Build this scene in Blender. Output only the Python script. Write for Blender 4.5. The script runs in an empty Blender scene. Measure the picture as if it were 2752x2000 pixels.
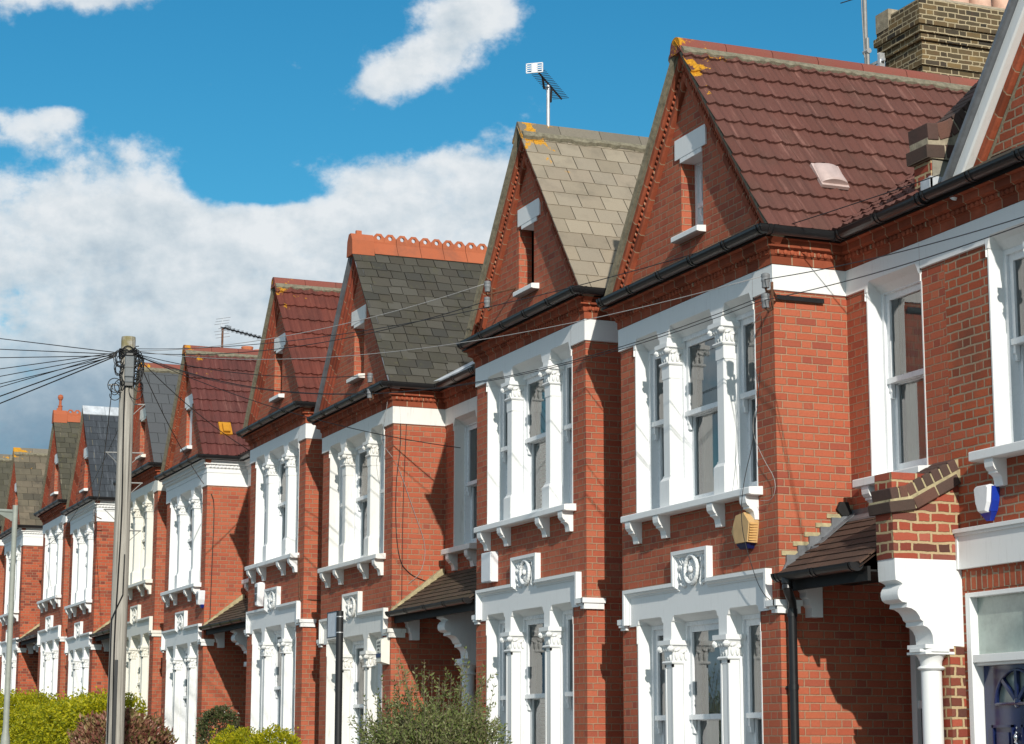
import bpy, bmesh, math, random
from mathutils import Vector, Matrix
R = math.radians
rnd = random.Random(7)
sc = bpy.context.scene
COL = sc.collection
W = 2.777            # bay width
BASE = 1.35          # eye level above the ground in front of the nearest house
D0 = 7.8             # distance from the camera's line to the bay fronts
SUN = Vector((-0.885, 0.205, -0.415)).normalized()

def ground_z(x):
    return -1.35 + (0.0345 * (-14 - x) if x < -14 else 0.0)

# ------------------------------------------------------------------ node helper
class NT:
    def __init__(s, name):
        s.mat = bpy.data.materials.new(name); s.mat.use_nodes = True
        s.t = s.mat.node_tree; s.t.nodes.clear()
        s.out = s.t.nodes.new('ShaderNodeOutputMaterial')
    def put(s, sock, v):
        if hasattr(v, 'is_linked'): s.t.links.new(v, sock)
        elif isinstance(v, tuple) and len(v) == 3 and sock.type == 'RGBA': sock.default_value = (*v, 1)
        else: sock.default_value = v
    def n(s, typ, props=None, **inp):
        nd = s.t.nodes.new('ShaderNode' + typ)
        for k, v in (props or {}).items(): setattr(nd, k, v)
        for k, v in inp.items():
            k = int(k[1:]) if k[0] == 'i' and k[1:].isdigit() else k.replace('_', ' ')
            s.put(nd.inputs[k], v)
        return nd
    def m(s, op, a, b=0.0, c=0.0, clamp=False):
        nd = s.t.nodes.new('ShaderNodeMath'); nd.operation = op; nd.use_clamp = clamp
        s.put(nd.inputs[0], a); s.put(nd.inputs[1], b); s.put(nd.inputs[2], c)
        return nd.outputs[0]
    def step(s, x, lo, hi):
        nd = s.t.nodes.new('ShaderNodeMapRange'); nd.interpolation_type = 'SMOOTHSTEP'
        s.put(nd.inputs[0], x); s.put(nd.inputs[1], lo); s.put(nd.inputs[2], hi)
        return nd.outputs[0]
    def remap(s, x, lo, hi, a, b):
        nd = s.t.nodes.new('ShaderNodeMapRange')
        for i, v in enumerate((x, lo, hi, a, b)): s.put(nd.inputs[i], v)
        return nd.outputs[0]
    def mix(s, f, a, b, blend='MIX'):
        nd = s.t.nodes.new('ShaderNodeMix'); nd.data_type = 'RGBA'; nd.blend_type = blend
        s.put(nd.inputs[0], f); s.put(nd.inputs[6], a); s.put(nd.inputs[7], b)
        return nd.outputs[2]
    def ramp(s, f, stops):
        nd = s.t.nodes.new('ShaderNodeValToRGB'); e = nd.color_ramp.elements
        while len(e) > 1: e.remove(e[-1])
        e[0].position = stops[0][0]; e[0].color = (*stops[0][1], 1)
        for p, c in stops[1:]:
            k = e.new(p); k.color = (*c, 1)
        s.put(nd.inputs[0], f); return nd.outputs[0]
    def noise(s, vec, scale, detail=4, rough=.55, dim='3D'):
        nd = s.n('TexNoise', {'noise_dimensions': dim}, Scale=scale, Detail=detail, Roughness=rough)
        if vec is not None: s.put(nd.inputs['Vector'], vec)
        return nd.outputs['Fac']
    def coord(s, which='World'):
        if which == 'World': return s.n('NewGeometry').outputs['Position']
        return s.n('TexCoord').outputs[which]
    def mapping(s, vec, scale=(1, 1, 1), loc=(0, 0, 0)):
        nd = s.n('Mapping'); s.put(nd.inputs['Vector'], vec)
        nd.inputs['Scale'].default_value = scale; nd.inputs['Location'].default_value = loc
        return nd.outputs[0]
    def bump(s, h, strength=.5, dist=.01):
        return s.n('Bump', None, Height=h, Strength=strength, Distance=dist).outputs[0]
    def pbsdf(s, color, rough=.8, normal=None, metal=0.0, spec=.4, **kw):
        p = s.n('BsdfPrincipled'); s.put(p.inputs['Base Color'], color); s.put(p.inputs['Roughness'], rough)
        p.inputs['Metallic'].default_value = metal; p.inputs['Specular IOR Level'].default_value = spec
        if normal is not None: s.put(p.inputs['Normal'], normal)
        for k, v in kw.items(): s.put(p.inputs[k.replace('_', ' ')], v)
        s.t.links.new(p.outputs[0], s.out.inputs[0]); return s.mat

def brick_mat(name, cols, mortar, mw=.010, dirt=(.35, .12), dirtcol=(.09, .06, .045), irregular=.002, sc_=1.25):
    s = NT(name)
    uv = s.n('UVMap').outputs[0]
    uv = s.mapping(uv, (sc_, sc_, 1))
    obj = s.coord()
    sep = s.n('SeparateXYZ'); s.put(sep.inputs[0], uv)
    j = s.n('TexNoise', None, Scale=9.0, Detail=2.0); s.put(j.inputs['Vector'], uv)
    js = s.n('SeparateXYZ'); s.put(js.inputs[0], j.outputs['Color'])
    u = s.m('ADD', sep.outputs[0], s.m('MULTIPLY', s.m('SUBTRACT', js.outputs[0], .5), irregular * 4))
    v = s.m('ADD', sep.outputs[1], s.m('MULTIPLY', s.m('SUBTRACT', js.outputs[1], .5), irregular * 4))
    vr = s.m('DIVIDE', v, .0752); row = s.m('FLOOR', vr); fv = s.m('SUBTRACT', vr, row)
    u2 = s.m('ADD', u, s.m('MULTIPLY', s.m('FLOORED_MODULO', row, 2.0), .169))
    c = s.m('DIVIDE', u2, .3375); ci = s.m('FLOOR', c); fc = s.m('MULTIPLY', s.m('SUBTRACT', c, ci), .3375)
    ish = s.m('GREATER_THAN', fc, .225)
    lu = s.m('SUBTRACT', fc, s.m('MULTIPLY', ish, .225)); w = s.m('SUBTRACT', .225, s.m('MULTIPLY', ish, .1125))
    dx = s.m('MINIMUM', lu, s.m('SUBTRACT', w, lu))
    dz = s.m('MULTIPLY', s.m('MINIMUM', fv, s.m('SUBTRACT', 1.0, fv)), .0752)
    d = s.m('ADD', s.m('MINIMUM', dx, dz), s.m('MULTIPLY', s.m('SUBTRACT', s.noise(uv, 60, 3), .5), .005))
    mask = s.step(d, mw * .5 - .0012, mw * .5 + .0022)
    oi = s.n('SeparateXYZ'); s.put(oi.inputs[0], s.n('ObjectInfo').outputs['Location'])
    idv = s.n('CombineXYZ'); s.put(idv.inputs[0], s.m('ADD', row, s.m('FLOOR', s.m('MULTIPLY', oi.outputs[0], 31.0)))); s.put(idv.inputs[1], s.m('ADD', s.m('MULTIPLY', ci, 2.0), ish))
    wn = s.n('TexWhiteNoise', {'noise_dimensions': '2D'}); s.put(wn.inputs['Vector'], idv.outputs[0])
    n = len(cols)
    bc = s.ramp(wn.outputs['Value'], [(i / max(1, n - 1), cc) for i, cc in enumerate(cols)])
    fine = s.noise(uv, 45, 5, .7)
    bc = s.mix(s.remap(fine, .3, .75, 0, .45), bc, s.mix(1.0, bc, (.62, .58, .55), 'MULTIPLY'))
    big = s.noise(obj, 1.3, 5, .6)
    bc = s.mix(s.m('MULTIPLY', s.step(big, dirt[0] + .1, .85), dirt[1] * 3), bc, dirtcol)
    bl = s.noise(s.mapping(obj, (1.6, 1.6, .8), (7, 3, 1)), 1.7, 6, .68)
    bc = s.mix(s.m('MULTIPLY', s.step(bl, .58, .74), .16), bc, (.55, .30, .21))
    st_ = s.noise(s.mapping(obj, (5, 5, .55), (2, 9, 4)), 1.6, 5, .7)
    bc = s.mix(s.m('MULTIPLY', s.step(st_, .56, .78), dirt[1] * 2.2), bc, (.13, .055, .035))
    mc = s.mix(s.noise(uv, 30, 3), mortar, tuple(x * .6 for x in mortar))
    col = s.mix(mask, mc, bc)
    h = s.m('ADD', s.m('MULTIPLY', mask, 1.0), s.m('MULTIPLY', fine, .35))
    return s.pbsdf(col, .88, s.bump(h, .9, .010), spec=.2)

def paint_mat(name, col, dirt=.15, rough=.45, bump=.15, dirtcol=(.30, .29, .26), scale=3):
    s = NT(name); o = s.coord()
    st = s.noise(s.mapping(o, (scale * 4, scale * 4, scale * .6)), 2, 5, .65)
    sp = s.noise(o, 26, 4, .7)
    f = s.m('MULTIPLY', s.step(st, .52, .86), dirt * 2, clamp=True)
    c = s.mix(f, col, dirtcol)
    c = s.mix(s.m('MULTIPLY', s.step(sp, .6, .8), dirt), c, dirtcol)
    return s.pbsdf(c, s.remap(sp, .3, .7, rough - .08, rough + .12), s.bump(s.noise(o, 55, 4, .6), bump, .004), spec=.35)

def simple_mat(name, col, rough=.6, metal=0.0, var=.25, scale=12, bump=.2, spec=.4):
    s = NT(name); o = s.coord()
    nz = s.noise(o, scale, 5, .65)
    c = s.mix(s.remap(nz, .3, .7, 0, 1), tuple(x * (1 - var) for x in col), tuple(min(1, x * (1 + var)) for x in col))
    return s.pbsdf(c, rough, s.bump(s.noise(o, scale * 4, 3), bump, .004), metal, spec)

def tile_mat(name, cols, stain, stainamt=.5, lichen=0.0, streak=None, rough=.85, speck=.4, moss=None):
    """roof covering: each tile or slate is its own island with its own tint"""
    s = NT(name); o = s.coord()
    rpi = s.n('NewGeometry').outputs['Random Per Island']
    n = len(cols)
    c = s.ramp(rpi, [(i / max(1, n - 1), cc) for i, cc in enumerate(cols)])
    uv = s.n('UVMap').outputs[0]
    if streak:
        sk = s.noise(s.mapping(uv, (17, 1.1, 1)), 1, 5, .72)
        c = s.mix(s.m('MULTIPLY', s.step(sk, .52, .72), .85), c, streak)
        c = s.mix(s.m('MULTIPLY', s.step(s.noise(s.mapping(uv, (31, .5, 1), (4, 2, 0)), 1, 4, .7), .55, .75), .5), c, s.mix(1.0, c, (.55, .52, .5), 'MULTIPLY'))
    b = s.noise(o, 2.2, 6, .65)
    c = s.mix(s.m('MULTIPLY', s.step(b, .45, .75), stainamt), c, stain)
    f = s.noise(o, 75, 4, .75)
    c = s.mix(s.m('MULTIPLY', s.step(f, .5, .75), speck), c, s.mix(1.0, c, (.45, .45, .45), 'MULTIPLY'))
    if moss:
        c = s.mix(s.m('MULTIPLY', s.step(s.noise(o, 7, 6, .7), .55, .7), .6), c, moss)
    if lichen > 0:
        lo = s.coord('Object'); sep = s.n('SeparateXYZ'); s.put(sep.inputs[0], lo)
        fr = s.m('MULTIPLY', s.step(sep.outputs[1], .62, -.1), s.step(sep.outputs[2], 6.45, 7.15))
        pa = s.m('ADD', s.m('MULTIPLY', s.noise(o, 4.6, 3, .5), .74), s.m('MULTIPLY', s.noise(o, 38, 4, .65), .26))
        th = s.m('SUBTRACT', .71 - .05 * lichen, s.m('MULTIPLY', fr, .16))
        spots = s.step(s.m('SUBTRACT', pa, th), 0, .02)
        lc = s.ramp(s.noise(o, 60, 4, .7), [(.3, (.30, .13, .008)), (.55, (.60, .28, .012)), (.75, (.72, .42, .05))])
        c = s.mix(s.m('MULTIPLY', spots, s.m('MULTIPLY', s.step(fr, .02, .3), .92)), c, lc)
    return s.pbsdf(c, rough, s.bump(s.m('ADD', f, s.noise(o, 20, 3)), .5, .006), spec=.25)

def leaf_mat(name, cols, trans=.35, rough=.5):
    s = NT(name)
    rpi = s.n('NewGeometry').outputs['Random Per Island']
    n = len(cols)
    c = s.ramp(rpi, [(i / max(1, n - 1), cc) for i, cc in enumerate(cols)])
    p = s.n('BsdfPrincipled'); s.put(p.inputs['Base Color'], c); p.inputs['Roughness'].default_value = rough
    p.inputs['Specular IOR Level'].default_value = .35
    t = s.n('BsdfTranslucent'); s.put(t.inputs[0], c)
    mx = s.n('MixShader'); mx.inputs[0].default_value = trans
    s.t.links.new(p.outputs[0], mx.inputs[1]); s.t.links.new(t.outputs[0], mx.inputs[2])
    s.t.links.new(mx.outputs[0], s.out.inputs[0]); return s.mat

def glass_mat(name, tint=(.93, .97, .96), ior=2.0, rough=.0, wav=.0, base=.0):
    s = NT(name)
    o = s.coord()
    g = s.n('BsdfGlossy'); g.inputs['Roughness'].default_value = rough
    t = s.n('BsdfTransparent'); s.put(t.inputs[0], tint)
    fr = s.n('Fresnel', None, IOR=ior)
    if wav > 0:
        b = s.bump(s.noise(o, 1.6, 2), wav, .05)
        s.t.links.new(b, g.inputs['Normal'])
    mx = s.n('MixShader'); s.t.links.new(s.m('ADD', fr.outputs[0], base, clamp=True), mx.inputs[0])
    s.t.links.new(t.outputs[0], mx.inputs[1]); s.t.links.new(g.outputs[0], mx.inputs[2])
    s.t.links.new(mx.outputs[0], s.out.inputs[0]); return s.mat

M = {}
RED = [(.40, .095, .052), (.46, .122, .066), (.49, .138, .075), (.44, .112, .058), (.50, .148, .08), (.43, .105, .058), (.47, .13, .066), (.33, .085, .055), (.46, .12, .062)]
M['brick'] = brick_mat('red_brick', RED, (.47, .275, .175), mw=.0115, dirt=(.36, .10))
M['brick_old'] = brick_mat('weathered_red_brick', [(.34, .075, .036), (.46, .105, .048), (.52, .125, .056), (.42, .09, .042), (.50, .13, .068)], (.44, .33, .225), mw=.015, sc_=1.16, dirt=(.3, .24), irregular=.004)
M['brick_pier'] = brick_mat('patched_pier_brick', [(.10, .045, .035), (.34, .07, .04), (.40, .10, .06), (.28, .05, .03), (.16, .06, .045), (.42, .12, .08)], (.56, .42, .24), mw=.018, dirt=(.4, .16), irregular=.006, sc_=1.06)
M['brick_stock'] = brick_mat('sooty_stock_brick', [(.055, .045, .035), (.15, .11, .055), (.04, .034, .028), (.22, .15, .07), (.07, .055, .038), (.27, .18, .075), (.045, .037, .03)], (.50, .41, .26), mw=.016, dirt=(.3, .25), dirtcol=(.05, .045, .035), irregular=.005, sc_=1.34)
M['brick_dark'] = brick_mat('blackened_coping_brick', [(.05, .04, .032), (.085, .06, .045), (.12, .06, .042), (.045, .035, .03)], (.36, .27, .15), mw=.012, dirt=(.3, .1), irregular=.004)
M['coping'] = None
M['brick_brown'] = brick_mat('dark_banded_brick', [(.42, .09, .045), (.22, .06, .042), (.50, .115, .055), (.46, .10, .05), (.56, .135, .065), (.27, .07, .045)], (.47, .29, .185), irregular=.002)

def terracotta(name, col, joint=.19, jc=(.36, .25, .16)):
    s = NT(name); uv = s.n('UVMap').outputs[0]; o = s.coord()
    sep = s.n('SeparateXYZ'); s.put(sep.inputs[0], uv)
    f = s.m('DIVIDE', sep.outputs[0], joint); k = s.m('FLOOR', f); fr = s.m('SUBTRACT', f, k)
    d = s.m('MULTIPLY', s.m('MINIMUM', fr, s.m('SUBTRACT', 1.0, fr)), joint)
    mask = s.step(s.m('ADD', d, s.m('MULTIPLY', s.noise(o, 60, 3), .004)), .0055, .0085)
    wn = s.n('TexWhiteNoise', {'noise_dimensions': '1D'}); s.put(wn.inputs['W'], k)
    c = s.ramp(wn.outputs['Value'], [(0, tuple(x * .6 for x in col)), (.5, col), (1, tuple(x * 1.2 for x in col))])
    c = s.mix(s.remap(s.noise(o, 9, 5, .7), .35, .7, 0, .6), c, tuple(x * .5 for x in col))
    return s.pbsdf(s.mix(mask, jc, c), .85, s.bump(s.m('ADD', mask, s.noise(o, 60, 3)), .5, .004), spec=.2)
M['terra'] = terracotta('moulded_red_brick', (.35, .088, .043))
M['terra_dark'] = terracotta('moulded_brown_brick', (.34, .082, .046), .24)
M['terra_pot'] = simple_mat('terracotta_clay', (.50, .16, .075), .8, var=.25, scale=9)
M['pot_pale'] = simple_mat('pale_clay', (.62, .40, .30), .8, var=.2, scale=9)
M['white'] = paint_mat('white_masonry_paint', (.79, .80, .79), .12)
M['white_worn'] = paint_mat('worn_white_paint', (.77, .76, .72), .28)
M['cream'] = paint_mat('cream_masonry_paint', (.76, .74, .66), .16)
M['timber'] = paint_mat('white_gloss_timber', (.80, .82, .83), .04, .28, .05)
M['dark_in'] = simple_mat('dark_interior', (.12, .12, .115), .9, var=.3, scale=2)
M['net'] = simple_mat('net_curtain_cloth', (.78, .79, .75), .9, var=.04, scale=6, bump=.05)
M['blind'] = simple_mat('slatted_blind', (.84, .84, .81), .6, var=.03)
M['grey_cloth'] = simple_mat('grey_curtain_cloth', (.30, .31, .31), .9, var=.2, scale=5)
M['glass'] = glass_mat('window_glass', ior=2.7, wav=.012)
M['frost'] = simple_mat('frosted_glass', (.30, .36, .33), .22, var=.35, scale=2.2, bump=.8, spec=.8)
M['black'] = simple_mat('black_plastic', (.014, .014, .015), .33, var=.2, bump=.05, spec=.5)
M['blackboard'] = simple_mat('black_board_and_shade', (.010, .010, .010), .7, var=.3)  # boards, and the shade under gutters and between tiles put in as black
M['lead'] = simple_mat('lead_sheet', (.20, .21, .225), .5, .5, .25, 6, .3)
M['lead_pale'] = simple_mat('pale_lead_sheet', (.52, .55, .58), .5, .2, .25, 5, .3)
M['cement'] = simple_mat('cement_mortar', (.19, .17, .12), .95, var=.35, scale=18, bump=.8)
M['cement_pale'] = simple_mat('pale_cement_fillet', (.40, .34, .20), .95, var=.35, scale=10, bump=.8)
M['flaunch'] = simple_mat('flaunching_mortar', (.33, .28, .20), .95, var=.35, scale=14, bump=.9)
M['steel'] = simple_mat('galvanised_steel', (.27, .27, .26), .6, .3, .15, 20, .05)
M['alu'] = simple_mat('dull_aluminium', (.55, .56, .57), .4, .6, .12, 20, .05)
M['rust'] = simple_mat('rusty_iron', (.15, .07, .04), .85, .1, .5, 30, .5)
M['insul'] = simple_mat('grey_insulator', (.20, .21, .22), .5, var=.15)
M['box_grey'] = simple_mat('slate_grey_plastic', (.105, .12, .13), .5, var=.15)
M['cable'] = simple_mat('black_cable', (.012, .012, .013), .5, var=.1)
M['cable_grey'] = simple_mat('pale_grey_cable', (.36, .35, .34), .6, var=.1)
M['lamp_paint'] = simple_mat('grey_column_paint', (.30, .32, .28), .5, var=.12, scale=8)
M['post_black'] = simple_mat('matt_black_steel', (.016, .017, .018), .55, var=.15, bump=.05, spec=.25)
M['sign_back'] = simple_mat('grey_sign_back', (.60, .65, .70), .55, .0, .1, 30, .05)
M['blue_door'] = simple_mat('navy_gloss_paint', (.010, .018, .075), .16, var=.25, scale=3, bump=.03, spec=.6)
M['dark_door'] = simple_mat('dark_door_paint', (.03, .03, .035), .35, var=.2)
M['chrome'] = simple_mat('chrome', (.75, .75, .76), .12, 1.0, .05, 5, .0)
M['tan'] = simple_mat('faded_tan_plastic', (.56, .36, .16), .5, var=.12, scale=8)
M['tan_bright'] = simple_mat('tan_plastic_grille', (.62, .38, .14), .5, var=.08, scale=8)
M['navy'] = simple_mat('navy_plastic', (.008, .014, .08), .3, var=.1)
M['blue'] = simple_mat('bright_blue_plastic', (.012, .04, .34), .25, var=.1)
M['white_plastic'] = simple_mat('white_plastic', (.76, .77, .79), .35, var=.04)
M['cream_plastic'] = simple_mat('cream_plastic', (.74, .73, .64), .45, var=.05)
M['ink'] = simple_mat('grey_lettering', (.10, .11, .12), .6, var=.1)
M['yellow'] = simple_mat('yellow_tile', (.50, .22, .012), .75, var=.15)
M['pinkvent'] = simple_mat('pale_pink_vent', (.52, .40, .37), .42, var=.12, scale=8)
M['render'] = simple_mat('grey_cement_render', (.27, .25, .20), .95, var=.25, scale=7, bump=.6)
M['asphalt'] = simple_mat('asphalt', (.05, .05, .052), .9, var=.3, scale=60, bump=.8)
M['paving'] = simple_mat('paving_slabs', (.28, .27, .25), .9, var=.2, scale=14, bump=.5)
M['soil'] = simple_mat('garden_soil', (.09, .07, .05), .95, var=.4, scale=10, bump=.8)
M['kerb'] = simple_mat('granite_kerb', (.30, .30, .30), .85, var=.2, scale=30)
M['line'] = simple_mat('white_road_paint', (.7, .7, .68), .7, var=.1)
M['wood_gate'] = simple_mat('white_timber_gate', (.75, .75, .73), .5, var=.05)

def pole_mat():
    s = NT('weathered_timber_pole'); o = s.coord('Object')
    g = s.noise(s.mapping(o, (16, 16, .5)), 2.2, 6, .7)
    c = s.ramp(g, [(.25, (.17, .16, .14)), (.5, (.36, .34, .30)), (.75, (.52, .49, .43))])
    cr = s.noise(s.mapping(o, (42, 42, .35)), 1.5, 3, .6)
    c = s.mix(s.m('MULTIPLY', s.step(cr, .60, .66), .75), c, (.06, .055, .05))
    sep = s.n('SeparateXYZ'); s.put(sep.inputs[0], o)
    top = s.m('MULTIPLY', s.step(sep.outputs[2], 5.7, 6.0), s.step(s.noise(o, 9, 4), .35, .62))
    c = s.mix(s.m('MULTIPLY', top, .8), c, (.20, .17, .06))
    return s.pbsdf(c, .9, s.bump(s.m('ADD', g, s.m('MULTIPLY', cr, .6)), .9, .012), spec=.15)
M['pole'] = pole_mat()
M['bark'] = simple_mat('shrub_bark', (.15, .12, .08), .9, var=.4, scale=20)
M['leaf_olive'] = leaf_mat('olive_leaf', [(.10, .13, .035), (.23, .27, .09), (.15, .19, .055), (.33, .34, .17), (.20, .27, .065), (.06, .085, .026), (.25, .25, .09)])
M['leaf_yellow'] = leaf_mat('golden_privet_leaf', [(.36, .36, .010), (.46, .44, .012), (.62, .54, .016), (.26, .30, .012), (.18, .22, .014), (.50, .46, .012), (.40, .40, .012)], .45)
M['leaf_red'] = leaf_mat('red_tinged_leaf', [(.22, .07, .055), (.32, .13, .095), (.17, .06, .045), (.14, .16, .045), (.46, .24, .17), (.24, .22, .07), (.38, .19, .13)], .3, .35)
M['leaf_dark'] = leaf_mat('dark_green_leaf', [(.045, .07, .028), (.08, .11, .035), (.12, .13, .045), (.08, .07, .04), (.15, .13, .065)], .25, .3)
M['leaf_green'] = leaf_mat('mid_green_leaf', [(.06, .12, .02), (.10, .17, .03), (.14, .20, .03)], .35)
M['coping'] = tile_mat('sooty_coping_brick', [(.075, .05, .042), (.11, .06, .05), (.06, .048, .04), (.16, .075, .055), (.09, .06, .05)], (.05, .042, .034), .6, speck=.5)
# roof coverings
M['roof_pan'] = tile_mat('red_brown_pantile', [(.115, .047, .036), (.135, .054, .042), (.125, .054, .043), (.145, .058, .046), (.115, .050, .040)], (.085, .05, .038), .45, .8, (.26, .125, .10), speck=.6)
M['roof_red'] = tile_mat('red_concrete_tile', [(.15, .040, .028), (.12, .036, .028), (.17, .046, .032), (.13, .04, .03)], (.07, .03, .025), .5, .4, (.22, .075, .05), speck=.6)
M['roof_red_dull'] = tile_mat('dull_red_concrete_tile', [(.12, .036, .030), (.105, .036, .032), (.135, .04, .034), (.11, .04, .036), (.15, .05, .04)], (.06, .03, .027), .5, .25, (.20, .09, .075), speck=.55)
M['roof_beige'] = tile_mat('pale_beige_slate', [(.30, .25, .19), (.25, .21, .155), (.33, .28, .21), (.28, .24, .185), (.31, .255, .185)], (.15, .13, .10), .55, 0.3, speck=.4)
M['roof_slate'] = tile_mat('old_grey_slate', [(.054, .051, .042), (.072, .067, .055), (.046, .045, .04), (.064, .057, .045), (.090, .085, .072), (.06, .055, .044)], (.055, .052, .034), .5, speck=.4, moss=(.085, .08, .045))
M['roof_slate_blue'] = tile_mat('dark_blue_slate', [(.040, .046, .054), (.050, .056, .066), (.045, .052, .06), (.036, .042, .05)], (.07, .078, .085), .3, streak=(.16, .18, .20), rough=.5, speck=.2)
M['roof_slate_grey'] = tile_mat('smooth_grey_slate', [(.080, .086, .092), (.088, .094, .10), (.084, .088, .094)], (.07, .073, .078), .3, rough=.6, speck=.2)
M['roof_mossy'] = tile_mat('mossy_slate', [(.068, .063, .045), (.095, .088, .066), (.08, .075, .055), (.055, .052, .04)], (.05, .048, .03), .6, speck=.5, moss=(.10, .095, .04))
M['roof_brown'] = tile_mat('mottled_brown_slate', [(.11, .095, .068), (.16, .135, .095), (.085, .075, .056), (.19, .155, .11), (.12, .10, .072)], (.055, .05, .042), .8, .3, speck=.6)
M['roof_plain'] = tile_mat('small_brown_plain_tile', [(.075, .045, .034), (.10, .058, .042), (.085, .05, .036), (.12, .07, .05)], (.05, .038, .03), .5, speck=.5)
M['roof_plain_moss'] = tile_mat('mossy_brown_plain_tile', [(.075, .05, .035), (.10, .068, .046), (.06, .045, .032)], (.06, .055, .028), .6, speck=.5, moss=(.12, .10, .045))
M['ridge_red'] = tile_mat('red_ridge_tile', [(.24, .075, .055), (.21, .065, .05), (.27, .085, .06)], (.16, .10, .07), .5, .6, speck=.4)
M['ridge_grey'] = tile_mat('grey_concrete_ridge', [(.19, .165, .13), (.17, .15, .12), (.21, .185, .145)], (.12, .11, .085), .5, 1.0, speck=.5)
M['ridge_terra'] = tile_mat('terracotta_crest', [(.44, .13, .06), (.40, .11, .05), (.47, .15, .07)], (.14, .075, .055), .5, speck=.3)

# ------------------------------------------------------------------ mesh builder
class MB:
    def __init__(s): s.v = []; s.f = []; s.uv = []
    def poly(s, pts, uv=None):
        i = len(s.v); s.v += [tuple(p) for p in pts]
        s.f.append(tuple(range(i, i + len(pts)))); s.uv.append(uv)
    def box(s, x0, x1, y0, y1, z0, z1, skip=''):
        a = [(x0, y0, z0), (x1, y0, z0), (x1, y1, z0), (x0, y1, z0), (x0, y0, z1), (x1, y0, z1), (x1, y1, z1), (x0, y1, z1)]
        i = len(s.v); s.v += a
        for k, q in dict(b=(0, 3, 2, 1), t=(4, 5, 6, 7), f=(0, 1, 5, 4), k=(2, 3, 7, 6), l=(3, 0, 4, 7), r=(1, 2, 6, 5)).items():
            if k not in skip: s.f.append(tuple(i + j for j in q)); s.uv.append(None)
    def obox(s, c, ax, ay, az):
        """box from centre and three half-axis vectors"""
        c, ax, ay, az = map(Vector, (c, ax, ay, az)); i = len(s.v)
        for sx, sy, sz in ((-1, -1, -1), (1, -1, -1), (1, 1, -1), (-1, 1, -1), (-1, -1, 1), (1, -1, 1), (1, 1, 1), (-1, 1, 1)):
            s.v.append(tuple(c + ax * sx + ay * sy + az * sz))
        for q in ((0, 3, 2, 1), (4, 5, 6, 7), (0, 1, 5, 4), (2, 3, 7, 6), (3, 0, 4, 7), (1, 2, 6, 5)):
            s.f.append(tuple(i + j for j in q)); s.uv.append(None)
    def ring(s, rings, cap=True, closed=True):
        i0 = len(s.v); n = len(rings[0])
        for r in rings: s.v += [tuple(p) for p in r]
        for k in range(len(rings) - 1):
            for j in range(n if closed else n - 1):
                a = i0 + k * n + j; b = i0 + k * n + (j + 1) % n
                s.f.append((a, b, b + n, a + n)); s.uv.append(None)
        if cap:
            s.f.append(tuple(i0 + j for j in reversed(range(n)))); s.uv.append(None)
            e = i0 + (len(rings) - 1) * n
            s.f.append(tuple(e + j for j in range(n))); s.uv.append(None)
    def prism(s, prof, axis, a0, a1):
        """2D profile pulled along an axis: 'x' -> prof is (y,z), 'y' -> (x,z), 'z' -> (x,y)"""
        def p3(p, a):
            return {'x': (a, p[0], p[1]), 'y': (p[0], a, p[1]), 'z': (p[0], p[1], a)}[axis]
        s.ring([[p3(p, a0) for p in prof], [p3(p, a1) for p in prof]])
    def tube(s, pts, r, n=6, cap=True):
        pts = [Vector(p) for p in pts]; rings = []
        rr = r if isinstance(r, (list, tuple)) else [r] * len(pts)
        up = None
        for k, p in enumerate(pts):
            t = (pts[min(k + 1, len(pts) - 1)] - pts[max(k - 1, 0)])
            t = t.normalized() if t.length > 1e-9 else Vector((0, 0, 1))
            if up is None: up = Vector((0, 0, 1)) if abs(t.z) < .9 else Vector((0, 1, 0))
            a = t.cross(up); a = a.normalized() if a.length > 1e-6 else t.orthogonal().normalized()
            b = a.cross(t); up = b
            rings.append([p + a * math.cos(2 * math.pi * j / n) * rr[k] + b * math.sin(2 * math.pi * j / n) * rr[k] for j in range(n)])
        s.ring(rings, cap)
    def lathe(s, prof, c=(0, 0), n=16, cap=True):
        s.ring([[(c[0] + r * math.cos(2 * math.pi * j / n), c[1] + r * math.sin(2 * math.pi * j / n), z) for j in range(n)] for r, z in prof], cap)
    def ell(s, c, r, rot=None, nu=8, nv=5):
        rot = rot or Matrix.Identity(3); rings = []
        for k in range(nv + 1):
            ph = math.pi * (k / nv - .5)
            ph = max(-1.54, min(1.54, ph))
            rings.append([Vector(c) + rot @ Vector((r[0] * math.cos(ph) * math.cos(2 * math.pi * j / nu), r[1] * math.cos(ph) * math.sin(2 * math.pi * j / nu), r[2] * math.sin(ph))) for j in range(nu)])
        s.ring(rings)
    def sweep(s, path, prof, to3, side=1, caps=True):
        """profile (offset, h) swept along a 2D path with mitres; to3(px, pq, h) -> 3D. offset goes to the left of travel times side"""
        P = [Vector(p) for p in path]; nn = []
        for a, b in zip(P, P[1:]):
            d = (b - a).normalized(); nn.append(Vector((-d.y, d.x)) * side)
        mit = [nn[0]] + [(a + b) / (1 + a.dot(b)) for a, b in zip(nn, nn[1:])] + [nn[-1]]
        cum = [0]
        for a, b in zip(P, P[1:]): cum.append(cum[-1] + (b - a).length)
        pc = [0]
        for a, b in zip(prof, prof[1:]): pc.append(pc[-1] + math.hypot(b[0] - a[0], b[1] - a[1]))
        pts = [[to3(*(p + m * o), h) for o, h in prof] for p, m in zip(P, mit)]
        for k in range(len(P) - 1):
            for j in range(len(prof) - 1):
                s.poly([pts[k][j], pts[k][j + 1], pts[k + 1][j + 1], pts[k + 1][j]],
                       [(cum[k], pc[j]), (cum[k], pc[j + 1]), (cum[k + 1], pc[j + 1]), (cum[k + 1], pc[j])])
        if caps: s.poly(pts[0]); s.poly(list(reversed(pts[-1])))
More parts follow.
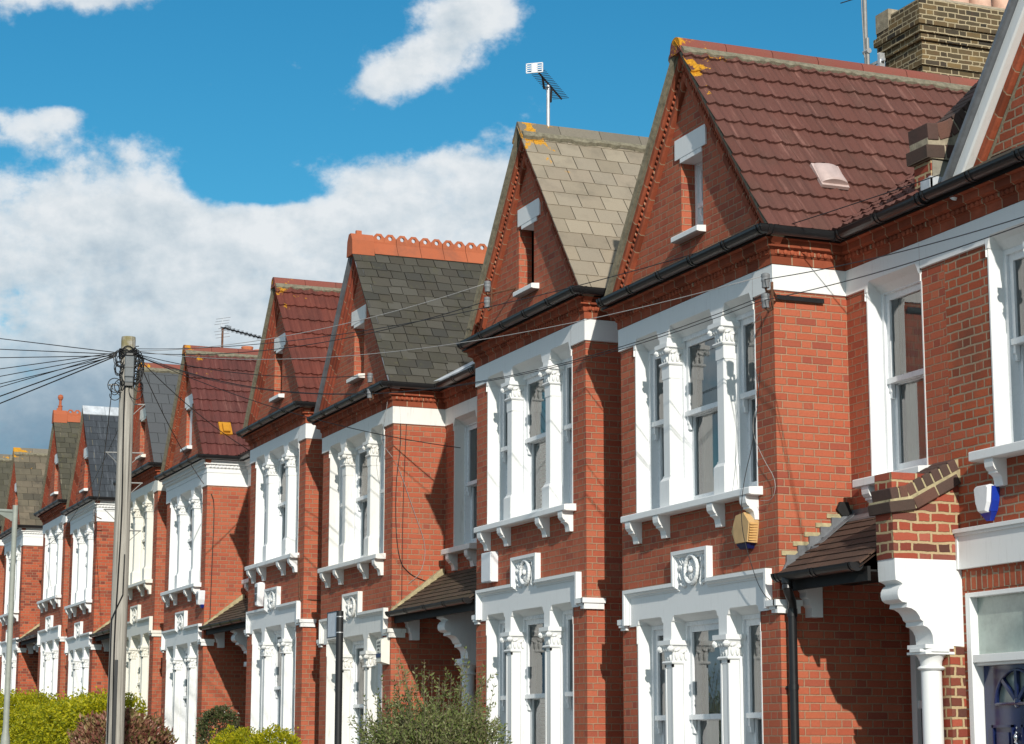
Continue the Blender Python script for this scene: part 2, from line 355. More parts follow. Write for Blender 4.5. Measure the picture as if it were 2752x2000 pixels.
    def mesh(s, name, mx=None, smooth=None, dz=0.0, fix=True, merge=False):
        v = [(mx - x, y, z + dz) for x, y, z in s.v] if mx is not None else [(x, y, z + dz) for x, y, z in s.v]
        me = bpy.data.meshes.new(name); me.from_pydata(v, [], s.f); me.update()
        if fix:
            bm = bmesh.new(); bm.from_mesh(me)
            lay = bm.loops.layers.uv.new('UVMap')
            bm.faces.ensure_lookup_table()
            for f, uv in zip(bm.faces, s.uv):
                if uv:
                    for l, q in zip(f.loops, uv): l[lay].uv = q
                else:
                    n = f.normal; ax, ay, az = abs(n.x), abs(n.y), abs(n.z)
                    for l in f.loops:
                        x, y, z = l.vert.co
                        if az > max(ax, ay) * 1.2: l[lay].uv = (x, y)
                        elif ay >= ax: l[lay].uv = (x, z)
                        else: l[lay].uv = (x + y if n.x > 0 else x - y, z)
            if merge: bmesh.ops.remove_doubles(bm, verts=bm.verts, dist=1e-5)
            bmesh.ops.recalc_face_normals(bm, faces=bm.faces)
            bm.to_mesh(me); bm.free()
        if smooth is not None:
            me.polygons.foreach_set('use_smooth', [True] * len(me.polygons))
            if smooth < 179: me.set_sharp_from_angle(angle=R(smooth))
        return me

CACHE = {}
def link(name, me, mat, parent=None, loc=(0, 0, 0), bevel=0.0):
    o = bpy.data.objects.new(name, me); COL.objects.link(o)
    if mat is not None:
        if not me.materials: me.materials.append(mat)
        else:
            o.material_slots[0].link = 'OBJECT'; o.material_slots[0].material = mat
    if parent is not None: o.parent = parent
    o.location = loc
    if bevel:
        b = o.modifiers.new('soft_edge', 'BEVEL'); b.width = bevel; b.segments = 2; b.limit_method = 'ANGLE'; b.angle_limit = R(40)
    return o
def tag(o, label, cat, group=None, kind=None):
    if label: o['label'] = label
    if cat: o['category'] = cat
    if group: o['group'] = group
    if kind: o['kind'] = kind
    return o
def empty(name, loc, label, cat, group=None, rz=0):
    o = bpy.data.objects.new(name, None); COL.objects.link(o); o.location = loc; o.rotation_euler = (0, 0, rz)
    o.empty_display_size = .3
    return tag(o, label, cat, group)
def structure(name, mb, mat):
    o = link(name, mb.mesh(name), mat); o['kind'] = 'structure'; return o

# ------------------------------------------------------------------ house pieces (local frame: x along the street from the bay's left edge,
# y away from the street with 0 at the bay front, z from the eye level of that pair of houses)
XC, ZA, SL = 1.387, 5.92, 1.287      # gable centre, apex height, slope
CT, ST = 1 / math.hypot(1, SL), SL / math.hypot(1, SL)
XP = 4.13                            # party line on the porch side
YM = .65                             # main wall behind the bay

def part(name, key, fn, mat, parent, mx=None, smooth=None, bevel=0.0, fix=True, merge=False):
    k = (key, mx, BASE)
    if k not in CACHE:
        mb = MB(); fn(mb); CACHE[k] = mb.mesh(name, mx, smooth, BASE, fix, merge)
    return link(name, CACHE[k], mat, parent, bevel=bevel)

def rect_holes(mb, ax, c, a0, a1, z0, z1, holes, depth=0.0):
    P = (lambda a, z, d=0: (a, c + d, z)) if ax == 'y' else (lambda a, z, d=0: (c - d, a, z))
    xs = sorted({a0, a1, *[h[0] for h in holes], *[h[1] for h in holes]}); zs = sorted({z0, z1, *[h[2] for h in holes], *[h[3] for h in holes]})
    for i in range(len(xs) - 1):
        for j in range(len(zs) - 1):
            mx_, mz = (xs[i] + xs[i + 1]) / 2, (zs[j] + zs[j + 1]) / 2
            if any(h[0] < mx_ < h[1] and h[2] < mz < h[3] for h in holes): continue
            mb.poly([P(xs[i], zs[j]), P(xs[i + 1], zs[j]), P(xs[i + 1], zs[j + 1]), P(xs[i], zs[j + 1])])
    if depth:
        for h in holes:
            mb.poly([P(h[0], h[2]), P(h[0], h[3]), P(h[0], h[3], depth), P(h[0], h[2], depth)])
            mb.poly([P(h[1], h[2]), P(h[1], h[3]), P(h[1], h[3], depth), P(h[1], h[2], depth)])
            mb.poly([P(h[0], h[3]), P(h[1], h[3]), P(h[1], h[3], depth), P(h[0], h[3], depth)])
            mb.poly([P(h[0], h[2]), P(h[1], h[2]), P(h[1], h[2], depth), P(h[0], h[2], depth)])

def gable_field(mb, y, inset, z0, hole, depth, xc=XC, za=ZA, sl=SL):
    hw = lambda z: (za - z) / sl - inset
    zs = sorted({z0, hole[2], hole[3], za - inset * sl - .02})
    for a, b in zip(zs, zs[1:]):
        la, lb, ra, rb = xc - hw(a), xc - hw(b), xc + hw(a), xc + hw(b)
        if hole[2] < (a + b) / 2 < hole[3]:
            mb.poly([(la, y, a), (hole[0], y, a), (hole[0], y, b), (lb, y, b)]); mb.poly([(hole[1], y, a), (ra, y, a), (rb, y, b), (hole[1], y, b)])
        else: mb.poly([(la, y, a), (ra, y, a), (rb, y, b), (lb, y, b)])
    h = hole
    for q in ([(h[0], y, h[2]), (h[0], y, h[3]), (h[0], y + depth, h[3]), (h[0], y + depth, h[2])], [(h[1], y, h[2]), (h[1], y, h[3]), (h[1], y + depth, h[3]), (h[1], y + depth, h[2])],
              [(h[0], y, h[3]), (h[1], y, h[3]), (h[1], y + depth, h[3]), (h[0], y + depth, h[3])], [(h[0], y, h[2]), (h[1], y, h[2]), (h[1], y + depth, h[2]), (h[0], y + depth, h[2])]): mb.poly(q)

UPW = (.30, 2.477, 1.95, 3.56); GRW = (.30, 2.48, -.75, 1.10); MW = (3.07, 3.837, 2.0, 3.56); GW = (1.235, 1.63, 4.25, 4.915)
def f_wall(porch_end, gap):
    def fn(mb):
        rect_holes(mb, 'y', 0, 0, W, -BASE, 3.88, [UPW, GRW], .16)
        rect_holes(mb, 'x', W, 0, YM + .47, -BASE, 3.95, [])
        rect_holes(mb, 'x', 0, 0, YM, -BASE, 3.95, [])
        rect_holes(mb, 'y', YM, W, porch_end, -BASE, 3.95, [MW, (W, 3.987, -BASE, 1.25)])
        rect_holes(mb, 'y', YM, -gap, 0, -BASE, 3.95, [])
        for q in (MW[0], MW[1]): mb.poly([(q, YM, MW[2]), (q, YM, MW[3]), (q, YM + .14, MW[3]), (q, YM + .14, MW[2])])
        for q in (MW[2], MW[3]): mb.poly([(MW[0], YM, q), (MW[1], YM, q), (MW[1], YM + .14, q), (MW[0], YM + .14, q)])
        # recess of the front door
        rect_holes(mb, 'y', YM + .47, W, 3.987, -BASE, 1.25, [(W + .06, W + 1.0, -BASE, .95)])
        rect_holes(mb, 'x', 3.987, YM, YM + .47, -BASE, 1.25, [])
        gable_field(mb, 0, .12, 3.86, GW, .14)
    return fn
CORN = [(-.383, YM), (0, YM), (0, 0), (W, 0), (W, YM), (XP, YM)]
plan = lambda x, y, h: (x, y, h)
def f_band(paths):
    def fn(mb):
        for path in paths: mb.sweep(path, [(0, 3.478), (.016, 3.482), (.016, 3.68), (0, 3.685)], plan, -1)
    return fn
BANDS = [[(-.383, YM), (0, YM), (0, 0), (.30, 0)], [(2.477, 0), (W, 0), (W, YM), (MW[0], YM)], [(MW[1], YM), (XP, YM)]]
def f_corn(path):
    def fn(mb): mb.sweep(path, [(0, 3.684), (.022, 3.684), (.022, 3.745), (.03, 3.75), (.035, 3.757), (.04, 3.795), (.058, 3.80), (.062, 3.806), (.080, 3.81), (.080, 3.862), (.12, 3.867), (.12, 3.872), (0, 3.874)], plan, -1)
    return fn
def f_eggs(path, nu=6, nv=4):
    def fn(mb):
        for (ax, ay), (bx, by) in zip(path, path[1:]):
            L = math.hypot(bx - ax, by - ay); dx, dy = (bx - ax) / L, (by - ay) / L; n = max(1, int(L / .058))
            mb.obox(((ax + bx) / 2 + dy * .037, (ay + by) / 2 - dx * .037, 3.777), (dx * L / 2, dy * L / 2, 0), (dy * .006, -dx * .006, 0), (0, 0, .016))
            for k in range(n):
                t = (k + .5) * L / n
                c = (ax + dx * t + dy * .046, ay + dy * t - dx * .046, 3.777)
                mb.ell(c, (.021 if abs(dx) > .5 else .012, .012 if abs(dx) > .5 else .021, .022), None, nu, nv)
    return fn
OPEN3 = ((.30, .82), (.965, 1.805), (1.945, 2.477))
def f_heads(z0, zt, zsp, ztop, y0, open3=OPEN3, xl=.30, xr=2.477, yb=.125):
    """white window heads: flat front with three shouldered openings whose soffits splay back to the frames.
    z0 pillar top, zsp springing, zt opening top, ztop top of the front face"""
    def fn(mb):
        out = []; loops = []
        for a, b in open3:
            f = [(a, z0), (a, zsp), (a + .022, zsp + .012), (a + .035, zsp + .045), (a + .06, zt), (b - .06, zt), (b - .035, zsp + .045), (b - .022, zsp + .012), (b, zsp), (b, z0)]
            g = [(a, z0), (a, zsp - .005), (a + .001, zsp), (a + .002, zsp), (a + .003, zsp + .002), (b - .003, zsp + .002), (b - .002, zsp), (b - .001, zsp), (b, zsp - .005), (b, z0)]
            loops.append((f, g)); out += f
        e0 = [(xl, zsp), (open3[0][0], zsp)] if xl < open3[0][0] - .01 else [(xl, zsp)]; e1 = [(open3[-1][1], zsp), (xr, zsp)] if xr > open3[-1][1] + .01 else [(xr, zsp)]
        poly = e0 + out[2:-2] + e1 + [(xr, ztop), (xl, ztop)]
        mb.poly([(x, y0, z) for x, z in poly])
        for f, g in loops:
            mid = [((p[0] * .45 + q[0] * .55), (p[1] * .62 + q[1] * .38)) for p, q in zip(f, g)]
            for A, ya, B, yb_ in ((f, y0, mid, y0 + (yb - y0) * .55), (mid, y0 + (yb - y0) * .55, g, yb)):
                for k in range(len(A) - 1):
                    mb.poly([(A[k][0], ya, A[k][1]), (A[k + 1][0], ya, A[k + 1][1]), (B[k + 1][0], yb_, B[k + 1][1]), (B[k][0], yb_, B[k][1])])
        mb.box(xl, xr, y0, y0 + .03, ztop - .002, ztop, 'f')
    return fn
def f_jamb(w, x0, x1, z0, z1, d=.14):
    def fn(mb):
        mb.box(x0, x0 + .014, -.004, d, z0, z1); mb.box(x1 - .014, x1, -.004, d, z0, z1); mb.box(x0, x1, .0, d, z0 - .012, z0)
    return fn
def f_pillar_up(x0, x1):
    def fn(mb):
        cx, hw = (x0 + x1) / 2, (x1 - x0) / 2
        def shaft(za, zb, h, yf, ch):
            mb.prism([(cx - h, .135), (cx - h, yf + ch), (cx - h + ch, yf), (cx + h - ch, yf), (cx + h, yf + ch), (cx + h, .135)], 'z', za, zb)
        shaft(2.262, 3.09, hw - .004, .004, .012); shaft(3.09, 3.215, hw, 0, .002)
        shaft(2.232, 2.262, hw, .0, .002)
        mb.ring([[(cx - hw - .02, .13, 2.215), (cx - hw - .02, -.022, 2.215), (cx + hw + .02, -.022, 2.215), (cx + hw + .02, .13, 2.215)],
                 [(cx - hw, .13, 2.245), (cx - hw, -.002, 2.245), (cx + hw, -.002, 2.245), (cx + hw, .13, 2.245)]])
        mb.box(cx - hw - .02, cx + hw + .02, -.022, .13, 1.96, 2.215)
    return fn
def f_pillar_gr(x0, x1):
    def fn(mb):
        cx, hw = (x0 + x1) / 2, (x1 - x0) / 2
        mb.box(cx - hw, cx + hw, .012, .135, -.80, .70)
        for a in (-hw, hw - .022): mb.box(cx + a, cx + a + .022, -.002, .012, -.80, .69)
        mb.box(cx - hw + .036, cx + hw - .036, .002, .012, -.80, .68)
        mb.box(cx - hw, cx + hw, -.002, .012, .66, .70)
        mb.box(cx + hw, cx + hw + .02, .09, .135, -.80, .70)
    return fn
def f_capital(x0, x1, zb, zt):
    def fn(mb):
        cx, hw = (x0 + x1) / 2, (x1 - x0) / 2; h = zt - zb
        def sq(e, z): return [(cx - hw - e, .13, z), (cx - hw - e, -e, z), (cx + hw + e, -e, z), (cx + hw + e, .13, z)]
        mb.ring([sq(.0, zb - .005), sq(.014, zb), sq(.02, zb + .010), sq(.014, zb + .022), sq(.002, zb + .026)])
        mb.ring([sq(.0, zb + .026), sq(.004, zb + h * .45), sq(.022, zb + h * .7), sq(.030, zb + h * .78)])
        mb.ring([sq(.040, zt - h * .22), sq(.045, zt - h * .20), sq(.045, zt)])
        r = h * .14
        for sx in (-1, 1):
            c = Vector((cx + sx * (hw + .022), -.026, zt - h * .36)); ax = Vector((sx * .72, -.7, 0)).normalized(); sd = ax.cross(Vector((0, 0, 1)))
            for off, rr in ((0, r), (.010, r * .62), (.017, r * .3)):
                rg = [[c + sd * (s_ * (.014 + off)) + (ax * math.cos(t * math.pi / 5) + Vector((0, 0, 1)) * math.sin(t * math.pi / 5)) * rr for t in range(10)] for s_ in (-1, 1)]
                mb.ring(rg)
        rot = Matrix.Rotation(R(24), 3, 'X')
        for k in (-1, 0, 1):
            mb.ell((cx + k * .042, -.018, zt - h * .40), (.014, .012, .022), rot, 7, 5); mb.ell((cx + k * .040, -.006, zb + h * .34), (.016, .012, .040), None, 7, 5)
        for k in (.03, .075, .115):
            mb.ell((cx + hw + .012, k, zb + h * .34), (.012, .017, .036), None, 7, 5)
        for q in ((.035, .60), (.09, .52)):
            mb.ell((cx + hw + .020, q[0], zb + h * q[1]), (.010, .03, .012), Matrix.Rotation(R(25), 3, 'X'), 7, 5)
        mb.ell((cx - hw - .012, .05, zb + h * .4), (.012, .03, .04), None, 7, 5)
        mb.ell((cx, -.02, zt - h * .12), (.022, .016, .018), None, 7, 5)
    return fn
BRK = [(0, 0), (0, -.185), (-.035, -.185), (-.040, -.150), (-.046, -.125), (-.062, -.108), (-.082, -.100), (-.082, -.085), (-.096, -.078), (-.110, -.058), (-.114, -.030), (-.114, 0)]
def f_bracket(xr, z, w=.10, sc_=1.0, y=0.0):
    def fn(mb): mb.prism([(y + a * sc_, z + b * sc_) for a, b in BRK], 'x', xr - w, xr)
    return fn
def f_sill(x0, x1, z0, z1, y0, yw):
    def fn(mb):
        mb.prism([(yw, z0), (y0 + .02, z0), (y0 + .012, z0 + .004), (y0, z0 + .004), (y0, z1 - .006), (y0 + .006, z1), (yw + .12, z1 + .016), (yw + .12, z0 + .02)], 'x', x0, x1)
    return fn
HOOD = [(.115, 1.045), (.115, 1.345), (1.065, 1.345), (1.065, 1.60), (1.70, 1.60), (1.70, 1.345), (2.662, 1.345), (2.662, 1.045)]
def f_hood(mb):
    prof = [(0, 0), (0, -.058), (-.030, -.058), (-.032, -.047), (-.044, -.043), (-.052, -.030), (-.055, -.022), (-.068, -.020), (-.070, -.010), (-.07, 0)]
    mb.sweep(HOOD, prof, lambda x, z, h: (x, h, z), 1)
    # label stops at the feet, the right one returning round the corner of the bay
    for x0, x1 in ((-.022, .115), (2.662, W + .02)):
        mb.box(x0, x1, -.060 if x0 > 1 else -.045, .0, 1.055, 1.10); mb.box(x0 + .02, x1, -.040, .0, 1.03, 1.055); mb.box(x0 + .03, x1 + (-.0 if x0 < 1 else -.03), -.026, 0, 1.005, 1.03)
    mb.box(W, W + .045, -.060, .17, 1.055, 1.10); mb.box(W, W + .03, -.040, .16, 1.0, 1.055)
    # flat face of the hood
    mb.box(.15, 2.63, -.012, .0, 1.33, 1.345, 'f'); mb.box(1.10, 1.665, -.006, .0, 1.33, 1.56)
def f_carving(mb):
    c = Vector((1.385, -.010, 1.435)); r = .108
    for k in range(24):                                # ring of the rosette, a little rope-like
        a0, a1 = k * math.pi / 12, (k + 1) * math.pi / 12
        p = [c + Vector((math.cos(a) * r, -.022, math.sin(a) * r * 1.04)) for a in (a0, (a0 + a1) / 2, a1)]
        mb.tube(p, [.017, .020, .017], 6)
    for k in range(12):
        a = k * math.pi / 6
        rot = Matrix.Rotation(-a, 3, 'Y')
        mb.ell(c + Vector((math.cos(a) * .058, -.012, math.sin(a) * .058)), (.036, .014, .017), rot, 7, 5)
    mb.ell(c + Vector((0, -.028, 0)), (.028, .026, .028), None, 10, 6)
    for s_ in (-1, 1):
        for (dx, dz, L, ang) in ((.150, -.085, .055, 60), (.165, -.03, .065, 75), (.185, .02, .06, 62), (.20, .075, .055, 48), (.165, .085, .05, 70), (.215, -.05, .05, 50), (.20, -.11, .035, 20), (.15, -.125, .03, -20), (.225, .03, .035, 80)):
            rot = Matrix.Rotation(-R(ang) * s_ if s_ > 0 else R(ang), 3, 'Y')
            mb.ell(c + Vector((s_ * dx, -.006, dz)), (L, .022, .014), rot, 7, 5)
def f_rake(o0, o1, y, xc=XC, za=ZA, z0=3.9, sl=SL):
    h = (za - z0) / sl
    def fn(mb):
        mb.sweep([(xc - h, z0), (xc, za), (xc + h, z0)], [(o0, .02), (o0, y + .006), (o0 - .006, y), (o1 + .012, y), (o1, y + .012), (o1, .02)], lambda x, z, q: (x, q, z), 1)
    return fn
def f_beads(o, y, step=.05, xc=XC, za=ZA, z0=3.92, sl=SL):
    c_, s_ = 1 / math.hypot(1, sl), sl / math.hypot(1, sl)
    def fn(mb):
        L = (za - z0) / s_
        for sg in (-1, 1):
            rot = Matrix.Rotation(sg * -math.atan(sl) + 0, 3, 'Y') if sg > 0 else Matrix.Rotation(math.atan(sl), 3, 'Y')
            for k in range(int((L - .12) / step)):
                t = .10 + k * step
                x = xc + sg * (t * c_) + sg * o * s_; z = za - t * s_ + o * c_
                mb.ell((x, y, z), (.013, .018, .024), Matrix.Rotation(sg * R(20), 3, 'Y'), 6, 4)
    return fn
def f_gutter(path, ztop, r=.056, clip=.55):
    def fn(mb):
        prof = [(r * math.cos(a), ztop + r * math.sin(a) * 1.08) for a in [-math.pi * k / 10 for k in range(11)]]
        prof = [(r + .004, ztop + .002)] + prof + [(-r + .006, ztop), (0, ztop - r + .012), (r - .006, ztop)]
        mb.sweep(path, prof, plan, -1)
        for (ax, ay), (bx, by) in zip(path, path[1:]):
            L = math.hypot(bx - ax, by - ay); dx, dy = (bx - ax) / L, (by - ay) / L
            n = max(1, int(L / clip))
            for k in range(n + 1):
                t = .03 + k * (L - .06) / n; q = r + .008
                pf = [(q * math.cos(a), ztop + .004 + q * math.sin(a) * 1.1) for a in [-math.pi * j / 8 for j in range(9)]]
                for dt, rr in ((0, 1), (.045, 1)):
                    p0 = (ax + dx * (t + dt - .012), ay + dy * (t + dt - .012)); p1 = (ax + dx * (t + dt + .012), ay + dy * (t + dt + .012))
                    mb.sweep([p0, p1], pf, plan, -1)
    return fn
def f_strip(path, prof):
    def fn(mb): mb.sweep(path, prof, plan, -1)
    return fn

def slope_tiles(mb, O, U, D, wid, length, nc, style, tw=.3, seed=3):
    """courses of tiles on a plane: O top corner, U along the ridge, D down the slope"""
    rg = random.Random(seed); O, U, D = Vector(O), Vector(U).normalized(), Vector(D).normalized(); N = U.cross(D)
    if N.z < 0: N = -N
    P = lambda u, s_, h: O + U * u + D * s_ + N * h
    g = length / nc
    for k in range(nc):
        s0, s1 = k * g - .004, (k + 1) * g + .012
        if style == 'pan':
            u = 0.0
            while u < wid - 1e-6:
                e = min(u + tw, wid); n = 12; top = []; bot = []; low = []
                dh = rg.uniform(-.0015, .0015); ds = rg.uniform(-.003, .003)
                for i in range(n + 1):
                    q = u + (e - u) * i / n; ph = (q % .15) / .15
                    w_ = max(0, math.cos((ph - .5) * 2 * math.pi)) ** .8 * .016 + .004 * math.cos((ph) * 4 * math.pi)
                    top.append(P(q, s0, .003 + w_ + dh)); bot.append(P(q, s1 + ds, .026 + w_ + dh)); low.append(P(q, s1 + ds, w_ * .6 - .006))
                i0 = len(mb.v); mb.v += [tuple(p) for p in top + bot + low]
                for i in range(n):
                    for r_ in (0, 1):
                        a = i0 + r_ * (n + 1) + i
                        mb.f.append((a, a + 1, a + n + 2, a + n + 1))
                        mb.uv.append([(u + (e - u) * j / n, (s0, s1, s1)[r_ + q]) for j, q in ((i, 0), (i + 1, 0), (i + 1, 1), (i, 1))])
                u = e
        else:
            old = style == 'old'; plain = style == 'plain'
            u = -tw * (.5 if k % 2 else 0) + (rg.uniform(-.03, .03) if old else 0)
            while u < wid:
                w_ = tw * (rg.uniform(.82, 1.18) if old else 1.0)
                a, b = max(u, 0), min(u + w_, wid); u += w_
                if b - a < .02: continue
                gp = .0045 if not plain else .002
                a += gp; b -= gp
                t = .008 if not plain else .011
                slip = rg.uniform(.012, .035) if old and rg.random() < .07 else 0
                h0, h1 = .002, t + (rg.uniform(0, .006) if old else rg.uniform(0, .0015)); tl = rg.uniform(-.003, .003) if old else rg.uniform(-.001, .001)
                j1, j2 = (rg.uniform(-.008, .008), rg.uniform(-.008, .008)) if old else ((rg.uniform(-.003, .003),) * 2)
                j1 += slip; j2 += slip
                q = [P(a, s0, h0), P(b, s0, h0), P(b, s1 + j2, h1 + tl), P(a, s1 + j1, h1 - tl), P(a, s1 + j1, -.006), P(b, s1 + j2, -.006), P(a, s0, -.008), P(b, s0, -.008)]
                i0 = len(mb.v); mb.v += [tuple(p) for p in q]
                for f in ((0, 1, 2, 3), (3, 2, 5, 4), (0, 3, 4, 6), (2, 1, 7, 5)):
                    mb.f.append(tuple(i0 + z for z in f)); mb.uv.append([((a, b, b, a, a, b, a, b)[z], (s0, s0, s1, s1, s1, s1, s0, s0)[z]) for z in f])
    return mb

ZE = 3.935                           # eaves level
MP = .633                            # pitch of the main roof
def f_roof(style, nc, tw, mstyle, xl, xr, seed):
    L = (ZA - ZE) / ST
    def fn(mb):
        slope_tiles(mb, (XC, -.128, ZA), (0, 1, 0), (CT, 0, -ST), 3.6, L, nc, style, tw, seed)
        # far slope of the gable and the main roof running along the terrace
        mb.poly([(XC, -.105, ZA), (XC, 3.5, ZA), (XC - (ZA - ZE) / SL, 3.5, ZE), (XC - (ZA - ZE) / SL, -.105, ZE)])
        d = Vector((0, 1, MP)).normalized(); y1 = .45 + (ZA - ZE) / MP; Lm = (ZA - ZE) / d.z
        slope_tiles(mb, (xl, y1, ZA), (1, 0, 0), -d, xr - xl, Lm, max(8, int(Lm / .2)), mstyle, tw, seed + 1)
        mb.poly([(xl, y1, ZA), (xr, y1, ZA), (xr, y1 + 3.1, ZE), (xl, y1 + 3.1, ZE)])
    return fn
def f_gap_shade(xl, xr):
    def fn(mb):
        e = .017; mb.poly([(XC, -.10, ZA - e), (XC, 3.5, ZA - e), (XC + (ZA - ZE) / SL, 3.5, ZE - e), (XC + (ZA - ZE) / SL, -.10, ZE - e)])
        y1 = .45 + (ZA - ZE) / MP; mb.poly([(xl, y1, ZA - e), (xr, y1, ZA - e), (xr, .45, ZE - e), (xl, .45, ZE - e)])
    return fn
def f_verge(mb):
    h = (ZA + .015 - 3.90) / SL
    mb.sweep([(XC - h, 3.90), (XC, ZA + .015), (XC + h, 3.90)], [(-.012, .02), (-.012, -.112), (-.020, -.116), (-.030, -.108), (-.052, -.098), (-.056, .02)], lambda x, z, q: (x, q, z), 1)
def f_verge_bed(mb):
    h = (ZA - .03 - 3.90) / SL
    mb.sweep([(XC - h, 3.90), (XC, ZA - .03), (XC + h, 3.90)], [(-.010, .02), (-.012, -.085), (-.04, -.075), (-.045, .02)], lambda x, z, q: (x, q, z), 1)
def f_ridge(kind, L=3.4, seg=.45, y0=-.12, x=XC, z=ZA):
    def fn(mb):
        n = int(L / seg)
        for k in range(n):
            a, b = y0 + k * seg, y0 + (k + 1) * seg - .006
            if kind == 'half':
                r = .085
                arc = [(x + r * 1.05 * math.cos(t), z - .055 + r * math.sin(t)) for t in [math.pi * j / 10 for j in range(11)]]
                arc = [(x + .11, z - .12)] + arc + [(x - .11, z - .12)]
                mb.prism(arc, 'y', a, b)
            elif kind == 'angle':
                w_, t = .135, .028
                mb.prism([(x + w_ * .9, z - w_ * SL * .9 - .0), (x + w_, z - w_ * SL * .82), (x + .012, z + .045), (x - .012, z + .045), (x - w_, z - w_ * SL * .82), (x - w_ * .9, z - w_ * SL * .9), (x, z - .01)], 'y', a, b)
            else:
                w_ = .11
                mb.prism([(x + w_, z - w_ * SL + .03), (x + .022, z + .045), (x + .022, z + .07), (x - .022, z + .07), (x - .022, z + .045), (x - w_, z - w_ * SL + .03)], 'y', a, b)
                c = (b - a) / 2
                for j in range(2):
                    yc = a + c * (j + .5); hw = c / 2 - .001; zb = z + .07; ht = .105; ch = .05; r = .028
                    out = [(yc - hw, zb), (yc, zb), (yc + hw, zb), (yc + hw, zb + ht - ch), (yc + hw - ch * .9, zb + ht), (yc, zb + ht), (yc - hw + ch * .9, zb + ht), (yc - hw, zb + ht - ch)]
                    ci = [(yc + r * math.cos(t), zb + .052 + r * math.sin(t)) for t in [R(v) for v in (-135, -90, -45, 0, 45, 90, 135, 180)]]
                    for sx in (-.016, .016):
                        for q in range(8): mb.poly([(x + sx, *out[q]), (x + sx, *out[(q + 1) % 8]), (x + sx, *ci[(q + 1) % 8]), (x + sx, *ci[q])])
                    for lp in (out, ci):
                        for q in range(8): mb.poly([(x - .016, *lp[q]), (x + .016, *lp[q]), (x + .016, *lp[(q + 1) % 8]), (x - .016, *lp[(q + 1) % 8])])
    return fn
def f_ridge_bed(mb):
    rg = random.Random(17)
    for sg in (1, -1):
        rings = []
        for k in range(61):
            y = -.112 + k * 3.4 / 60; e = .192 + rg.uniform(-.014, .020); q = .043 + rg.uniform(-.004, .004)
            rings.append([(XC + sg * (s_ * CT + h_ * ST), y, ZA - s_ * ST + h_ * CT) for s_, h_ in ((.10, 0), (.125, .04), (.165, .050), (e, q), (e + .012, .01), (e, -.01))])
        mb.ring(rings)
def f_finial(ball):
    def fn(mb):
        x, z = XC, ZA
        mb.prism([(x + .12, z - .14), (x + .10, z + .05), (x + .04, z + .14), (x - .04, z + .14), (x - .10, z + .05), (x - .12, z - .14)], 'y', -.13, .16)
        mb.prism([(x - .028, z), (x + .028, z), (x + .020, z + .19), (x - .020, z + .19)], 'y', -.05, .02)
        if ball:
            mb.lathe([(.05, z + .12), (.045, z + .22), (.055, z + .24), (.03, z + .26), (.028, z + .36), (.05, z + .39), (.062, z + .43), (.05, z + .475), (.0, z + .50)], (x, .02), 12)
    return fn
def f_winframe(x0, x1, z0, z1, y, zm, lw=.046):
    def fn(mb):
        f = .034
        mb.box(x0, x0 + f, y, y + .13, z0, z1); mb.box(x1 - f, x1, y, y + .13, z0, z1)
        mb.box(x0 + f, x1 - f, y, y + .13, z1 - f, z1); mb.box(x0 + f, x1 - f, y - .012, y + .13, z0, z0 + .03)
        a, b = x0 + f, x1 - f
        yu = y + .022
        mb.box(a, a + lw, yu, yu + .04, zm, z1 - f); mb.box(b - lw, b, yu, yu + .04, zm, z1 - f)
        mb.box(a + lw, b - lw, yu + .001, yu + .039, z1 - f - .05, z1 - f); mb.box(a, b, yu - .016, yu + .04, zm - .042, zm)
        for q in (a, b - .034): mb.prism([(yu, zm - .042), (yu + .036, zm - .042), (yu + .036, zm - .155), (yu + .012, zm - .150), (yu + .010, zm - .11), (yu, zm - .10)], 'x', q, q + .034)
        yl = y + .068
        mb.box(a, a + lw, yl, yl + .04, z0 + .03, zm - .01); mb.box(b - lw, b, yl, yl + .04, z0 + .03, zm - .01)
        mb.box(a + lw, b - lw, yl + .001, yl + .039, z0 + .03, z0 + .115); mb.box(a + lw, b - lw, yl + .001, yl + .039, zm - .05, zm - .012)
    return fn
def f_pane(x0, x1, z0, z1, y):
    def fn(mb): mb.poly([(x0, y, z0), (x1, y, z0), (x1, y, z1), (x0, y, z1)])
    return fn
def f_cloth(x0, x1, z0, z1, y, amp=.012, per=.085):
    def fn(mb):
        n = max(6, int((x1 - x0) / .014))
        pts = [(x0 + (x1 - x0) * i / n, y + amp * math.sin(i * (x1 - x0) / n / per * 6.283 + math.sin(i * .7) * .6)) for i in range(n + 1)]
        mb.ring([[(a, b, z0) for a, b in pts], [(a, b, z1) for a, b in pts]], False, False)
    return fn
def f_slats(x0, x1, z0, z1, y):
    def fn(mb):
        z = z0
        while z < z1 - .03:
            mb.poly([(x0, y, z), (x1, y, z), (x1, y + .018, z + .034), (x0, y + .018, z + .034)]); z += .042
        mb.box(x0, x0 + .045, y - .012, y + .02, z0, z1); mb.box(x1 - .045, x1, y - .012, y + .02, z0, z1); mb.box(x0, x1, y - .012, y + .02, z1 - .04, z1)
    return fn
